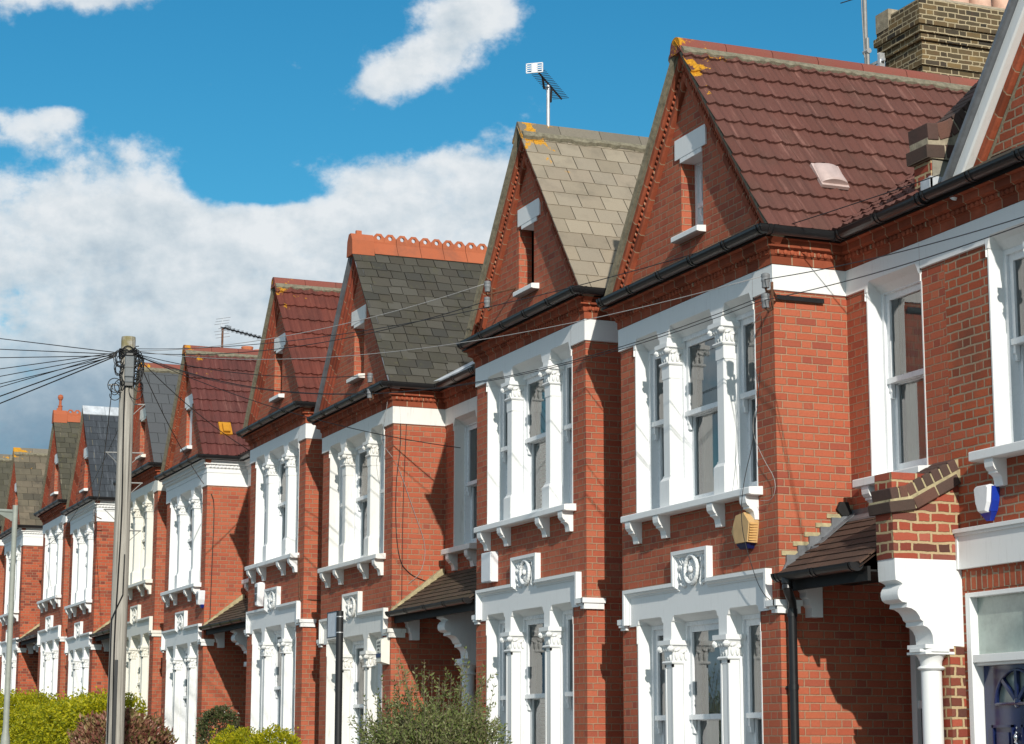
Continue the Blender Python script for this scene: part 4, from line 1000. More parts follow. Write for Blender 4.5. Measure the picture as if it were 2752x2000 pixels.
    def roof(mb):
        for sg in (1, -1): slope_tiles(mb, (GX, -.16, GA), (0, 1, 0), (sg * c_, 0, -s_3), 3.3, (GA - 3.95) / s_3, 10, 'slate', .25, 4)
        d_ = Vector((0, 1, MP)).normalized(); slope_tiles(mb, (.12, -.2 + (GA - 3.95) / MP, GA), (1, 0, 0), -d_, XW, (GA - 3.95) / d_.z, 14, 'slate', .25, 5)
    part('roof', ('rf0',), roof, M['roof_slate'], h)
    part('verge', ('vg0',), f_rake(.012, -.035, -.16, GX, GA, 3.93, GS), M['lead'], h)
    # parapet on the party wall with its swept brick coping
    prof = [(-.125, 3.9), (-.125, 4.195), (-.165, 4.215), (-.165, 4.32), (-.15, 4.335), (-.165, 4.36), (-.165, 4.47), (-.06, 4.50), (.05, 4.545), (.17, 4.63), (.32, 4.80), (.55, 5.08), (.9, 5.45), (1.0, 3.9)]
    pr = part('parapet', ('pp0',), lambda mb: mb.prism([(-.135, 3.9), (-.135, 4.20), (1.3, 4.2), (1.3, 3.9)], 'x', -.14, .075), M['brick_pier'], h)
    part('parapet_coping', ('pk0',), f_coping([(-.165, 4.345), (-.06, 4.352), (.06, 4.395), (.18, 4.48), (.34, 4.64), (.6, 4.90), (1.0, 5.26)], -.16, .092, .125, .085, [(-.185, 4.205), (.15, 4.225)], -.175, .107, .10, .17), M['coping'], pr, bevel=.006)
    part('mortar_bed', ('pkm',), lambda mb: (mb.prism([(-.16, 4.305), (-.16, 4.46), (-.05, 4.472), (.05, 4.51), (.17, 4.595), (.33, 4.755), (.6, 5.02), (1.0, 5.38), (1.0, 4.3)], 'x', -.153, .085), mb.prism([(-.178, 4.205), (-.178, 4.30), (.14, 4.32), (.14, 4.205)], 'x', -.168, .10)), M['flaunch'], pr)
    part('render_face', ('rr0',), lambda mb: mb.box(.075, .082, -.125, .6, 3.98, 4.198), M['render'], pr)
    part('lead_apron', ('la0',), lambda mb: (mb.box(.08, .10, -.16, .3, 3.94, 4.07), mb.box(-.02, .10, -.165, -.14, 3.93, 4.06)), M['lead_pale'], pr)
    return h
H[0] = flat_house()

# ------------------------------------------------------------------ things fixed to the fronts
def world(me_name, parts, loc, label, cat, group=None):
    """parts: list of (name, fn, mat, smooth); first becomes child like the others"""
    e = empty(me_name, loc, label, cat, group)
    for nm, fn, mat, sm in parts:
        mb = MB(); fn(mb); link(nm, mb.mesh(nm, None, sm), mat, e)
    return e
HEXO = [(-.145, .005), (-.072, .125), (.060, .138), (.145, .055), (.112, -.098), (-.085, -.098)]
def hexbox(mb):
    mb.ring([[(a * 1.06, 0, b * 1.04) for a, b in HEXO], [(a * 1.06, -.03, b * 1.04) for a, b in HEXO], [(a * .97, -.085, b * .97) for a, b in HEXO]])
def hexribs(mb):
    for k in range(7):
        t = .10 + k * .125; a = Vector((.145, 0, .055)).lerp(Vector((.112, 0, -.098)), t) * 1.03
        mb.obox((a.x + .002, -.045, a.z), (.008, 0, -.002), (0, .034, 0), (.001, 0, .0055))
world('alarm_box', [('case', hexbox, M['tan'], None), ('grille', hexribs, M['tan_bright'], None),
    ('strobe', lambda mb: mb.ring([[(-.078, 0, -.10), (.088, 0, -.10), (.088, -.080, -.10), (-.078, -.080, -.10)], [(-.055, 0, -.142), (.065, 0, -.142), (.065, -.055, -.142), (-.055, -.055, -.142)]]), M['navy'], None)],
    (-16.637 + 2.33, D0 - .002, 1.66), 'faded tan six sided alarm box with ribbed grille, under the nearest upstairs sill', 'alarm box')
def shield(w, h, d):
    def fn(mb):
        o = [(-.5, .42), (-.40, .5), (.40, .5), (.5, .42), (.42, -.15), (.25, -.5), (-.25, -.5), (-.42, -.15)]
        mb.ring([[(a * w, 0, b * h) for a, b in o], [(a * w, -d * .7, b * h) for a, b in o], [(a * w * .82, -d, b * h * .88) for a, b in o]])
    return fn
def tongue(w, h, d, zc):
    def fn(mb): mb.ring([[(-w * .43, 0, zc), (w * .43, 0, zc), (w * .43, -d * .75, zc), (-w * .43, -d * .75, zc)], [(-w * .12, 0, zc - h), (w * .12, 0, zc - h), (w * .12, -d * .45, zc - h), (-w * .12, -d * .45, zc - h)]])
    return fn
world('alarm_box', [('case', shield(.19, .19, .085), M['white_plastic'], None), ('side_strip', lambda mb: mb.prism([(.072, .085), (.104, .08), (.096, -.02), (.07, -.09), (.05, -.09)], 'y', -.06, 0), M['blue'], None), ('strobe', tongue(.16, .062, .07, -.088), M['blue'], None)],
    (-12.04, D0 + YM - .003, 1.69), 'white shield shaped alarm box with bright blue base, above the white canopy board', 'alarm box')
world('alarm_box', [('case', shield(.20, .22, .10), M['white_plastic'], None), ('badge', lambda mb: mb.lathe([(.045, -.104), (.045, -.100)], (0, 0), 14) or None, M['ink'], None), ('strobe', tongue(.17, .05, .08, -.105), M['blue'], None)],
    (-34.6 + 2.72, D0 - .002, .546 + 1.735), 'small white alarm box with dark badge, under the white corniced house sill', 'alarm box')
H4B = world('alarm_box', [('case', shield(.20, .33, .10), M['white_plastic'], None), ('badge', lambda mb: (mb.box(-.06, .06, -.106, -.100, .02, .10), mb.box(-.05, .05, -.106, -.100, -.10, .0)), M['ink'], None)],
    (-29.232 + .80, D0 - .002, .555 + 1.55), 'tall white alarm box with grey lettering, beside carved panel of red tiled house', 'alarm box')
# badge of the white box is a flat disc on its front
for o in list(bpy.data.objects):
    if o.name.startswith('badge') and o.parent and o.parent is not H4B:
        mb = MB(); mb.ring([[(.045 * math.cos(t), y, .02 + .055 * math.sin(t)) for t in [2 * math.pi * k / 14 for k in range(14)]] for y in (-.100, -.104)]); o.data = mb.mesh('badge'); o.data.materials.append(M['ink'])
def text_child(parent, txt, size, loc, mat, name='lettering'):
    cu = bpy.data.curves.new(name, 'FONT'); cu.body = txt; cu.size = size; cu.align_x = 'CENTER'; cu.extrude = .001; cu.space_line = 1.15
    t = bpy.data.objects.new(name, cu); COL.objects.link(t)
    dg = bpy.context.evaluated_depsgraph_get(); me = bpy.data.meshes.new_from_object(t.evaluated_get(dg)); bpy.data.objects.remove(t)
    me.materials.append(mat)
    o = bpy.data.objects.new(name, me); COL.objects.link(o); o.parent = parent; o.location = loc; o.rotation_euler = (R(90), 0, 0); return o
ab = world('alarm_box', [('case', lambda mb: mb.ring([[(-.10, 0, .155), (.10, 0, .155), (.10, 0, -.165), (-.10, 0, -.165)], [(-.085, -.10, .115), (.085, -.10, .115), (.085, -.10, -.135), (-.085, -.10, -.135)]]), M['cream_plastic'], None), ('strobe', lambda mb: mb.box(-.083, .083, -.106, -.09, -.085, -.04), M['navy'], None)],
    (-25.664 + 2.64, D0 - .002, .248 + .86), 'cream sloped alarm box with faint lettering, on brick beside the wooden porch', 'alarm box')
text_child(ab, 'ALARM\nUNITED\n0181\n7741', .036, (0, -.1022, .075), M['ink'])
world('meter_box', [('case', lambda mb: mb.box(-.13, .13, -.075, 0, -.15, .15), M['white_plastic'], None), ('lid', lambda mb: mb.box(-.122, .122, -.083, -.0755, -.142, .142), M['white_plastic'], None)],
    (-20.181 + .475, D0 - .002, .244 + 1.555), 'plain white rectangular box on the brick of the beige roofed house, beside its carved panel', 'meter box')

def insul(loc):
    def fn(mb):
        mb.lathe([(.0, -.055), (.028, -.055), (.030, -.045), (.030, -.01), (.034, -.005), (.034, .015), (.030, .02), (.034, .03), (.034, .05), (.02, .058), (0, .058)], (0, 0), 14)
    return fn
def rack(loc, dz, label, bar):
    e = empty('insulator_rack', loc, label, 'insulator rack')
    for k, (dx, dzz) in enumerate(((0, 0), (-.007, -dz))):
        mb = MB(); insul(None)(mb); o = link('insulator', mb.mesh('insulator', None, 40), M['insul'], e, (dx, 0, dzz))
    mb = MB(); mb.tube([(.06, .02, -.02), (.06, .02, -dz - .075), (.03, 0, -dz - .09), (-.007, 0, -dz - .055)], .011, 6); mb.tube([(0, 0, -.055), (.01, 0, -.085), (.06, .02, -.085)], .010, 6); bar(mb)
    link('iron_bracket', mb.mesh('iron_bracket', None, 50), M['rust'], e); return e
i1 = rack((-13.655, 7.62, 3.495), .155, 'pair of grey insulators on a rusty bracket high above the tan alarm box', lambda mb: mb.tube([(.06, .02, -.085), (-.16, .18, -.085)], .012, 6))
mb = MB(); mb.box(-.188, -.172, .19, .61, -.092, -.056); link('anchor_bar', mb.mesh('anchor_bar'), M['black'], i1)
rack((-19.385, 7.60, 4.625), .165, 'pair of grey insulators bracketed to the gable under the beige roof', lambda mb: mb.tube([(.06, .02, -.085), (.27, .21, -.05)], .010, 6))
rack((-23.175, 7.60, 4.30), .185, 'pair of grey insulators by the gutter corner of the slate roofed house', lambda mb: mb.tube([(.06, .02, -.085), (.06, .2, -.12)], .010, 6))
rack((-40.25, 7.66, 4.46), .12, 'tiny pair of insulators at corner of blue-black slate house', lambda mb: mb.tube([(.06, .02, -.085), (.0, .14, -.12)], .010, 6))

# ------------------------------------------------------------------ timber pole, its cables, street furniture
PX, PY, PZ = -26.0, 5.3, 5.13
pg = ground_z(PX)
pole = empty('utility_pole', (PX, PY, pg), 'weathered timber telephone pole with grey junction box and climbing steps', 'utility pole')
ph = PZ - pg
mb = MB(); prof = [(.118, 0), (.108, 1.4), (.098, 3.6), (.090, ph - .04), (.087, ph), (.0, ph + .003)]
mb.lathe(prof, (0, 0), 28); link('pole_shaft', mb.mesh('pole_shaft', None, 40), M['pole'], pole)
# direction from the pole towards the viewer's side of the street
vd = Vector((.98, -.2, 0)).normalized(); vs = Vector((.2, .98, 0)).normalized()
mb = MB(); c = Vector((0, 0, ph - .40)) + vd * .110 + vs * .022
mb.obox(c, vs * .060, vd * .035, (0, 0, .135)); mb.obox(c + Vector((0, 0, -.17)), vs * .054, vd * .030, (0, 0, .035)); link('junction_box', mb.mesh('junction_box'), M['box_grey'], pole, bevel=.012)
mb = MB(); mb.obox(c + vd * .037 + Vector((0, 0, -.01)), vs * .062, vd * .004, (0, 0, .004)); mb.obox(c + Vector((0, 0, -.225)), vs * .048, vd * .026, (0, 0, .02)); mb.obox(c + Vector((0, 0, .16)), vs * .04, vd * .02, (0, 0, .012))
link('box_strap', mb.mesh('box_strap'), M['black'], pole)
rg = random.Random(5); mb = MB()
for k in range(40):
    a = rg.choice((-1, 1)); rr = rg.uniform(.03, .13); zc = ph - .26 - abs(rg.gauss(0, .22)); off = a * rg.uniform(.075, .15)
    e1 = rg.uniform(.6, 1.4); ph0 = rg.uniform(0, 6)
    mb.tube([Vector((0, 0, zc)) + vs * (off + rr * .7 * math.cos(t + ph0)) + vd * (.06 + .05 * math.sin(t * .5)) + Vector((0, 0, rr * e1 * math.sin(t + ph0))) for t in [2 * math.pi * j / 18 for j in range(rg.choice((14, 19)))]], .006, 5)
for k in range(8):
    zc = ph - .22 + rg.uniform(-.05, .04); r_ = .104 + rg.uniform(0, .02)
    mb.tube([(r_ * math.cos(t), r_ * math.sin(t), zc + .05 * math.sin(t * 2 + k)) for t in [2 * math.pi * j / 22 for j in range(23)]], .0065, 5)
for k in range(12):                                           # tails drooping from the box
    s0 = rg.uniform(-.07, .07); s1 = s0 + rg.uniform(-.16, .16); dp = rg.uniform(.05, .16)
    p0 = c + Vector((0, 0, -.21)) + vs * (s0 - .03); p1 = Vector((0, 0, ph - .45 + rg.uniform(-.1, .2))) + vs * (.10 * (1 if s1 > 0 else -1)) + vd * .04
    mb.tube([p0.lerp(p1, t) + Vector((0, 0, -dp * math.sin(t * math.pi))) for t in [j / 10 for j in range(11)]], .0055, 5)
link('cable_coils', mb.mesh('cable_coils', None, 60), M['cable'], pole)
mb = MB(); mb.tube([Vector((0, 0, z_)) + vd * (.098 + (ph - z_) * .0045) + vs * (-.01 - .006 * (ph - z_) + .012 * math.sin(z_ * 2.1)) for z_ in [ph - .6 - j * .25 for j in range(22)]], .010, 6)
mb.tube([Vector((0, 0, z_)) + vd * .108 + vs * (.07 + (-.16 if z_ < 2.6 else -.05 * (ph - z_) * .2)) for z_ in (3.3, 3.0, 2.8, 2.5, 1.0)], .009, 6)
link('down_cable', mb.mesh('down_cable', None, 60), M['cable'], pole)
mb = MB(); mb.obox(Vector((0, 0, .95)) + vd * .120 + vs * -.012, vs * .02, vd * .010, (0, 0, 1.05)); link('cable_guard', mb.mesh('cable_guard'), M['black'], pole)
for k, (dzz, sd) in enumerate(((-.86, 1), (-1.48, -1), (-1.48, 1), (-1.86, 1), (-2.2, -1), (-2.46, 1), (-.62, -1))):
    mb = MB(); z0 = ph + dzz; b = vs * sd
    mb.tube([Vector((0, 0, z0)) + b * .08, Vector((0, 0, z0)) + b * .235], .009, 6); mb.tube([Vector((0, 0, z0)) + b * .225, Vector((0, 0, z0)) + b * .17 + Vector((0, 0, -.05)), Vector((0, 0, z0 - .13)) + b * .09], .005, 5)
    link('climbing_step', mb.mesh('climbing_step', None, 60), M['steel'], pole)

def cable(name, p0, p1, sag, r, mat, label, group, seg=24):
    p0, p1 = Vector(p0), Vector(p1); mb = MB()
    mb.tube([p0.lerp(p1, t) + Vector((0, 0, -4 * sag * t * (1 - t))) for t in [k / seg for k in range(seg + 1)]], r, 5)
    o = link(name, mb.mesh(name, None, 180), mat); tag(o, label, 'cable', group); return o
G0 = Vector((PX, PY, PZ - .19))
for k, (x_, y_, z_) in enumerate(((-45.54, -7, 9.59), (-46.31, -7, 8.44), (-46.93, -7, 7.54), (-47.98, -7, 5.98), (-48.54, -7, 5.16), (-49.1, -7, 4.32), (-49.65, -7, 3.52), (-50.4, -7, 2.42), (-50.96, -7, 1.58))):
    cable('overhead_cable', G0 + Vector((-.1, -.12, -.02 * (k % 3))), (x_, y_, z_), .12 if k > 2 else .05, .0085 if k > 6 else .006, M['cable'], 'one of the thin black cables fanning out from the pole away from the houses', 'cables fanning out from the pole across the street')
cable('overhead_cable', G0 + Vector((.1, .08, 0)), (-13.655, 7.60, 3.53), .32, .0035, M['cable_grey'], 'pale grey cable from the pole to the upper insulator on the nearest bay', 'service cables to the houses')
for d_ in (0, .03):
    cable('overhead_cable', G0 + Vector((.1, .08, -.03 - d_)), (-13.665, 7.60, 3.345 + d_), .62, .0034, M['cable'], 'one of two parallel black cables from the pole to the lower insulator on nearest bay', 'paired cables to the nearest bay')
cable('overhead_cable', G0 + Vector((.1, .1, .03)), (-12.14, 8.2, 4.0), .34, .0042, M['cable'], 'black cable from the pole running up past the pantiled gable to the flat fronted house', 'service cables to the houses')
cable('overhead_cable', G0 + Vector((.1, .1, 0)), (-19.39, 7.58, 4.655), .16, .004, M['cable_grey'], 'fine grey cable from the pole to the upper insulator on the beige roofed house', 'service cables to the houses')
cable('overhead_cable', G0 + Vector((.1, .1, -.02)), (-19.40, 7.58, 4.47), .20, .0048, M['cable'], 'black cable from the pole to the lower insulator on the beige roofed house', 'service cables to the houses')
cable('overhead_cable', G0 + Vector((.1, .1, -.04)), (-23.18, 7.6, 4.33), .12, .005, M['cable'], 'black cable from the pole to the upper insulator on the slate roofed house', 'service cables to the houses')
cable('overhead_cable', G0 + Vector((.1, .1, -.06)), (-23.18, 7.6, 4.12), .16, .005, M['cable'], 'black cable from the pole to the lower insulator on the slate roofed house', 'service cables to the houses')
cable('overhead_cable', G0 + Vector((.1, .1, -.05)), (-22.0, 8.3, 3.35), .16, .005, M['cable'], 'black cable from the pole into the window recess of the slate roofed house', 'service cables to the houses')
cable('overhead_cable', G0 + Vector((.05, .12, -.1)), (-31.65, 7.7, 4.02), .10, .006, M['cable'], 'thin cable from the pole down to the bay corner of the white corniced house', 'service cables to the houses')
cable('overhead_cable', G0 + Vector((.05, .12, -.08)), (-30.6, 8.3, 4.35), .10, .006, M['cable'], 'thin cable from the pole to the gutter beside the dull red roof', 'service cables to the houses')
cable('overhead_cable', G0 + Vector((-.02, -.18, -.42)), (-40.25, 7.66, 4.46), .30, .006, M['cable'], 'thin cable from the back of the pole down to the blue-black slate house', 'service cables to the houses')
cable('overhead_cable', G0 + Vector((-.02, -.05, -.9)), (-45.9, 7.68, 4.3), .30, .005, M['cable'], 'very thin cable dropping behind the pole towards the mossy slate house', 'service cables to the houses')
cable('overhead_cable', (-13.64, 7.6, 3.50), (-9.1, 7.1, 2.98), .05, .0038, M['cable'], 'upper black cable from the nearest bay corner across the flat fronted house', 'cables across the flat fronted house')
cable('overhead_cable', (-13.64, 7.6, 3.34), (-9.1, 7.1, 2.955), .05, .0038, M['cable'], 'lower black cable from the nearest bay corner across the flat fronted house', 'cables across the flat fronted house')
# loose wires on the fronts
def wire(pts, r, mat, label, sm=3):
    P = [Vector(p) for p in pts]
    for _ in range(sm):
        Q = [P[0]]
        for a, b in zip(P, P[1:]): Q += [a.lerp(b, .25), a.lerp(b, .75)]
        P = Q + [P[-1]]
    mb = MB(); mb.tube(P, r, 5); o = link('hanging_wire', mb.mesh('hanging_wire', None, 180), mat); return tag(o, label, 'wire')
def hp(k, lx, ly, lz):
    q = {1: (-16.637, 0), 2: (-20.181, .244), 3: (-25.664, .248), 5: (-34.601, .546), 4: (-29.232, .555)}[k]
    return (q[0] + lx, D0 + ly, q[1] + lz)
wire([hp(1, 2.76, -.10, 3.30), hp(1, 2.52, -.05, 3.25), hp(1, 2.50, -.03, 2.95), hp(1, 2.60, -.03, 2.70), hp(1, 2.42, -.03, 2.45), hp(1, 2.62, -.03, 2.18), hp(1, 2.80, -.02, 2.0), hp(1, 2.76, -.03, 1.85), hp(1, 2.56, -.03, 1.87)], .0022, M['cable_grey'], 'pale looping wire hanging at the corner of the nearest bay')
wire([hp(1, 2.72, -.08, 3.28), hp(1, 2.66, -.05, 3.0), hp(1, 2.56, -.06, 2.4), hp(1, 2.50, -.15, 1.99), hp(1, 2.46, -.15, 1.7), hp(1, 2.48, -.10, 1.45), hp(1, 2.62, -.07, 1.15), hp(1, 2.80, -.03, 1.06)], .003, M['cable'], 'black wire drooping past the tan alarm box to the white hood')
wire([hp(3, W + .012, .05, 3.9), hp(3, W + .012, .10, 3.3), hp(3, W + .012, .02, 2.7), hp(3, W + .012, .06, 1.9), hp(3, W + .012, .22, 1.72), hp(3, W + .012, .40, 1.66), hp(3, W + .012, .56, 1.60)], .0045, M['cable'], 'black wire curving down the side wall above the mossy porch roof')
wire([hp(3, W + .012, .18, 3.92), hp(3, W + .012, .15, 3.4), hp(3, W + .012, .12, 2.4), hp(3, W + .012, .12, 1.4)], .004, M['cable'], 'straight black wire clipped down the side wall of slate roofed bay')
wire([hp(3, 2.70, -.04, 3.85), hp(3, 2.66, -.05, 3.65), hp(3, 2.58, -.05, 3.5), hp(3, 2.45, -.05, 3.4), hp(3, 2.55, -.05, 3.25), hp(3, 2.72, -.04, 3.15), hp(3, W + .02, .05, 3.0), hp(3, W + .015, .28, 2.4), hp(3, W + .015, .42, 2.05), hp(3, W + .015, .36, 1.75), hp(3, W + .015, .2, 1.62)], .0028, M['cable_grey'], 'pale tangled wire looping beside the slate roofed bay window')
wire([hp(5, W + .012, .06, 3.35), hp(5, W + .012, .12, 3.2), hp(5, W + .012, .10, 2.2), hp(5, W + .012, .09, 1.3)], .007, M['cable'], 'dark cable clipped down the side of the white corniced bay')
wire([hp(4, 2.55, -.015, 1.95), hp(4, 2.62, -.015, 1.6), hp(4, 2.66, -.015, 1.33), hp(4, W + .012, .02, 1.36), hp(4, W + .012, .35, 1.34)], .009, M['rust'], 'short rusty cable sagging across the brick beside the red tiled bay')

# street lamp
LX, LY = -27.45, 4.2; lg = ground_z(LX)
lamp = empty('street_lamp', (LX, LY, lg), 'slim grey steel lamp column with angled arm beside the golden hedge', 'street lamp')
lh = 3.09 - lg
mb = MB(); mb.lathe([(.060, 0), (.060, .92), (.057, 1.0), (.041, 1.10), (.038, 1.2), (.033, lh - .42), (.033, lh - .40), (.035, lh - .40), (.035, lh), (.0, lh + .004)], (0, 0), 20); link('column', mb.mesh('column', None, 40), M['lamp_paint'], lamp)
ad = Vector((-.83, -.56, .0)).normalized()
mb = MB(); mb.tube([Vector((0, 0, lh - .08)), Vector((0, 0, lh - .03)) + ad * .45, Vector((0, 0, lh + .05)) + ad * 1.1], [.024, .023, .022], 10)
mb.prism([(0, lh - .22), (0, lh - .10), (.38, lh - .05)], 'y', -.012, .012); a_ = MB(); ang = math.atan2(ad.y, ad.x)
rot = Matrix.Rotation(ang, 4, 'Z')
n0 = 3 * 10
mb.v = [v if i < n0 else tuple(rot @ Vector(v)) for i, v in enumerate(mb.v)]
link('arm', mb.mesh('arm', None, 40), M['lamp_paint'], lamp)
mb = MB(); mb.ell((0, 0, 0), (.30, .12, .07), None, 16, 8); o = link('lantern', mb.mesh('lantern', None, 60), M['alu'], lamp, Vector((0, 0, lh + .07)) + ad * 1.36); o.rotation_euler = (0, 0, ang)

# sign post
SX, SY = -18.0, 5.65; sg = ground_z(SX)
sign = empty('sign_post', (SX, SY, sg), 'black tubular sign post with blank grey plate seen from behind', 'sign post')
sh = 1.20 - sg
mb = MB(); mb.lathe([(.0325, 0), (.0325, sh), (.030, sh + .006), (0, sh + .008)], (0, 0), 18); link('post', mb.mesh('post', None, 40), M['post_black'], sign)
mb = MB(); mb.box(-.345, -.045, -.008, .008, sh - .215, sh + .005); o = link('plate', mb.mesh('plate'), M['sign_back'], sign, bevel=.003)
mb = MB(); mb.box(-.352, -.345, -.012, .012, sh - .222, sh + .012); mb.box(-.045, -.038, -.012, .012, sh - .222, sh + .012); mb.box(-.345, -.045, -.012, .012, sh + .005, sh + .012); mb.box(-.345, -.045, -.012, .012, sh - .222, sh - .215); link('plate_edge', mb.mesh('plate_edge'), M['black'], sign)
mb = MB()
for z_ in (sh - .045, sh - .185): mb.lathe([(.034, z_ - .004), (.034, z_ + .004)], (0, 0), 14); mb.box(-.06, -.038, -.014, .014, z_ - .006, z_ + .010)
link('clamp', mb.mesh('clamp'), M['alu'], sign)

# aerials
def yagi(loc, mast_h, label, boom_dir, boom_l, n_el, el_l, panel, mat_mast, back_l=.0):
    e = empty('tv_aerial', loc, label, 'aerial')
    mb = MB(); mb.tube([(0, 0, -.25), (0, 0, mast_h)], .018, 10); link('mast', mb.mesh('mast', None, 40), M[mat_mast], e)
    bd = Vector(boom_dir).normalized(); sd = bd.cross(Vector((0, 0, 1))).normalized()
    O = Vector((0, 0, mast_h + .02)); mb = MB(); mb.tube([O - bd * back_l, O + bd * (boom_l - back_l)], .010, 8)
    if panel: mb.tube([(0, 0, mast_h - .02), O - bd * .16 + Vector((0, 0, -.10)), O - bd * .22], .012, 6); mb.tube([(0, 0, mast_h - .02), O + bd * .10 + Vector((0, 0, -.16)), O + bd * .13], .012, 6)
    link('boom', mb.mesh('boom', None, 40), M['black'], e)
    mb = MB()
    for k in range(n_el):
        p = O + bd * (-back_l + .10 + (boom_l - .12) * k / (n_el - 1)); mb.tube([p - sd * el_l / 2, p + sd * el_l / 2], .0034, 4)
        if not panel: mb.obox(p, bd * .012, sd * .03, (0, 0, .016))
    link('elements', mb.mesh('elements'), M['black'], e)
    mb = MB(); b = O - bd * back_l
    if panel:
        up = sd.cross(bd).normalized(); up = up if up.z > 0 else -up
        w_, h_ = .085, .046
        for q in (-1, 0, 1): mb.obox(b + up * q * h_ * .47, sd * w_, up * .0045, bd * .004)
        for q in (-.96, -.3, .3, .96): mb.obox(b + sd * w_ * q, sd * .006, up * h_, bd * .004)
        mb.obox(b, sd * .022, up * h_, bd * .005); mb.obox(b + up * h_, sd * w_, up * .005, bd * .004); mb.obox(b - up * h_, sd * w_, up * .005, bd * .004)
        link('reflector', mb.mesh('reflector'), M['white_plastic'], e)
    else:
        up = Vector((0, 0, 1))
        for sgn in (1, -1): mb.tube([b, b + up * sgn * .16 + bd * .06], .005, 5)
        for q in (.06, .11, .16, -.06, -.11, -.16): p = b + up * q + bd * abs(q) * .38; mb.tube([p - sd * .15, p + sd * .15], .004, 4)
        mb.obox(O + bd * .14 + Vector((0, 0, .03)), bd * .05, sd * .03, (0, 0, .025))
        link('reflector', mb.mesh('reflector'), M['alu'], e)
    return e
yagi((-18.79, 8.02, 6.17), .46, 'TV aerial with white slotted reflector on mast above the beige roof', (-.79, .62, 0), 1.05, 18, .17, True, 'alu', .52)
yagi((-33.2, 8.32, 6.44), .37, 'spiky rooftop aerial with comb of rods above the dull red roof', (-.60, .80, .0), 1.15, 10, .26, False, 'rust', .05)
e = empty('tv_aerial', (-17.50, 10.98, 6.3), 'tall grey aerial mast strapped to the sooty brick chimney', 'aerial')
mb = MB(); mb.tube([(0, 0, -.4), (0, 0, 1.9)], .022, 10); mb.tube([(.03, 0, .3), (.03, 0, .8)], .018, 8); mb.tube([(0, -.02, 1.9), (-.01, -.03, 1.15), (.0, -.02, .6)], .006, 5); link('mast', mb.mesh('mast', None, 40), M['steel'], e)
mb = MB()
for z_ in (.14, .52): mb.obox((.09, .05, z_), (.15, .01, 0), (0, .012, 0), (0, 0, .014))
for z_ in (.2, .45, .66): mb.tube([(-.03, 0, z_), (.06, 0, z_)], .028, 8)
mb.box(.16, .20, .03, .09, .05, .6); link('clamp', mb.mesh('clamp'), M['alu'], e)
mb = MB(); mb.tube([(-.30, -.1, 1.27), (.0, 0, 1.26)], .006, 5); mb.tube([(-.09, -.03, 1.26), (-.05, -.02, 1.40)], .014, 6); mb.tube([(-.3, 0, 1.85), (.5, 0, 1.85)], .012, 6); link('boom', mb.mesh('boom'), M['black'], e)

# ------------------------------------------------------------------ planting
def leaf(mb, p, d, L, w, rg, fold=.25):
    d = d.normalized(); s = d.cross(Vector((rg.gauss(0, 1), rg.gauss(0, 1), rg.gauss(0, 1)))); s = s.normalized() if s.length > 1e-4 else Vector((1, 0, 0)); n = d.cross(s)
    i = len(mb.v); mb.v += [tuple(p), tuple(p + d * L * .45 + s * w + n * w * fold), tuple(p + d * L), tuple(p + d * L * .45 - s * w + n * w * fold)]
    mb.f += [(i, i + 1, i + 2), (i, i + 2, i + 3)]; mb.uv += [None, None]
def rvec(rg): return Vector((rg.gauss(0, 1), rg.gauss(0, 1), rg.gauss(0, 1))).normalized()
def plant(name, loc, label, cat, group=None): return empty(name, loc, label, cat, group)
def fin(mb, nm, mat, par): return link(nm, mb.mesh(nm, fix=False), mat, par)

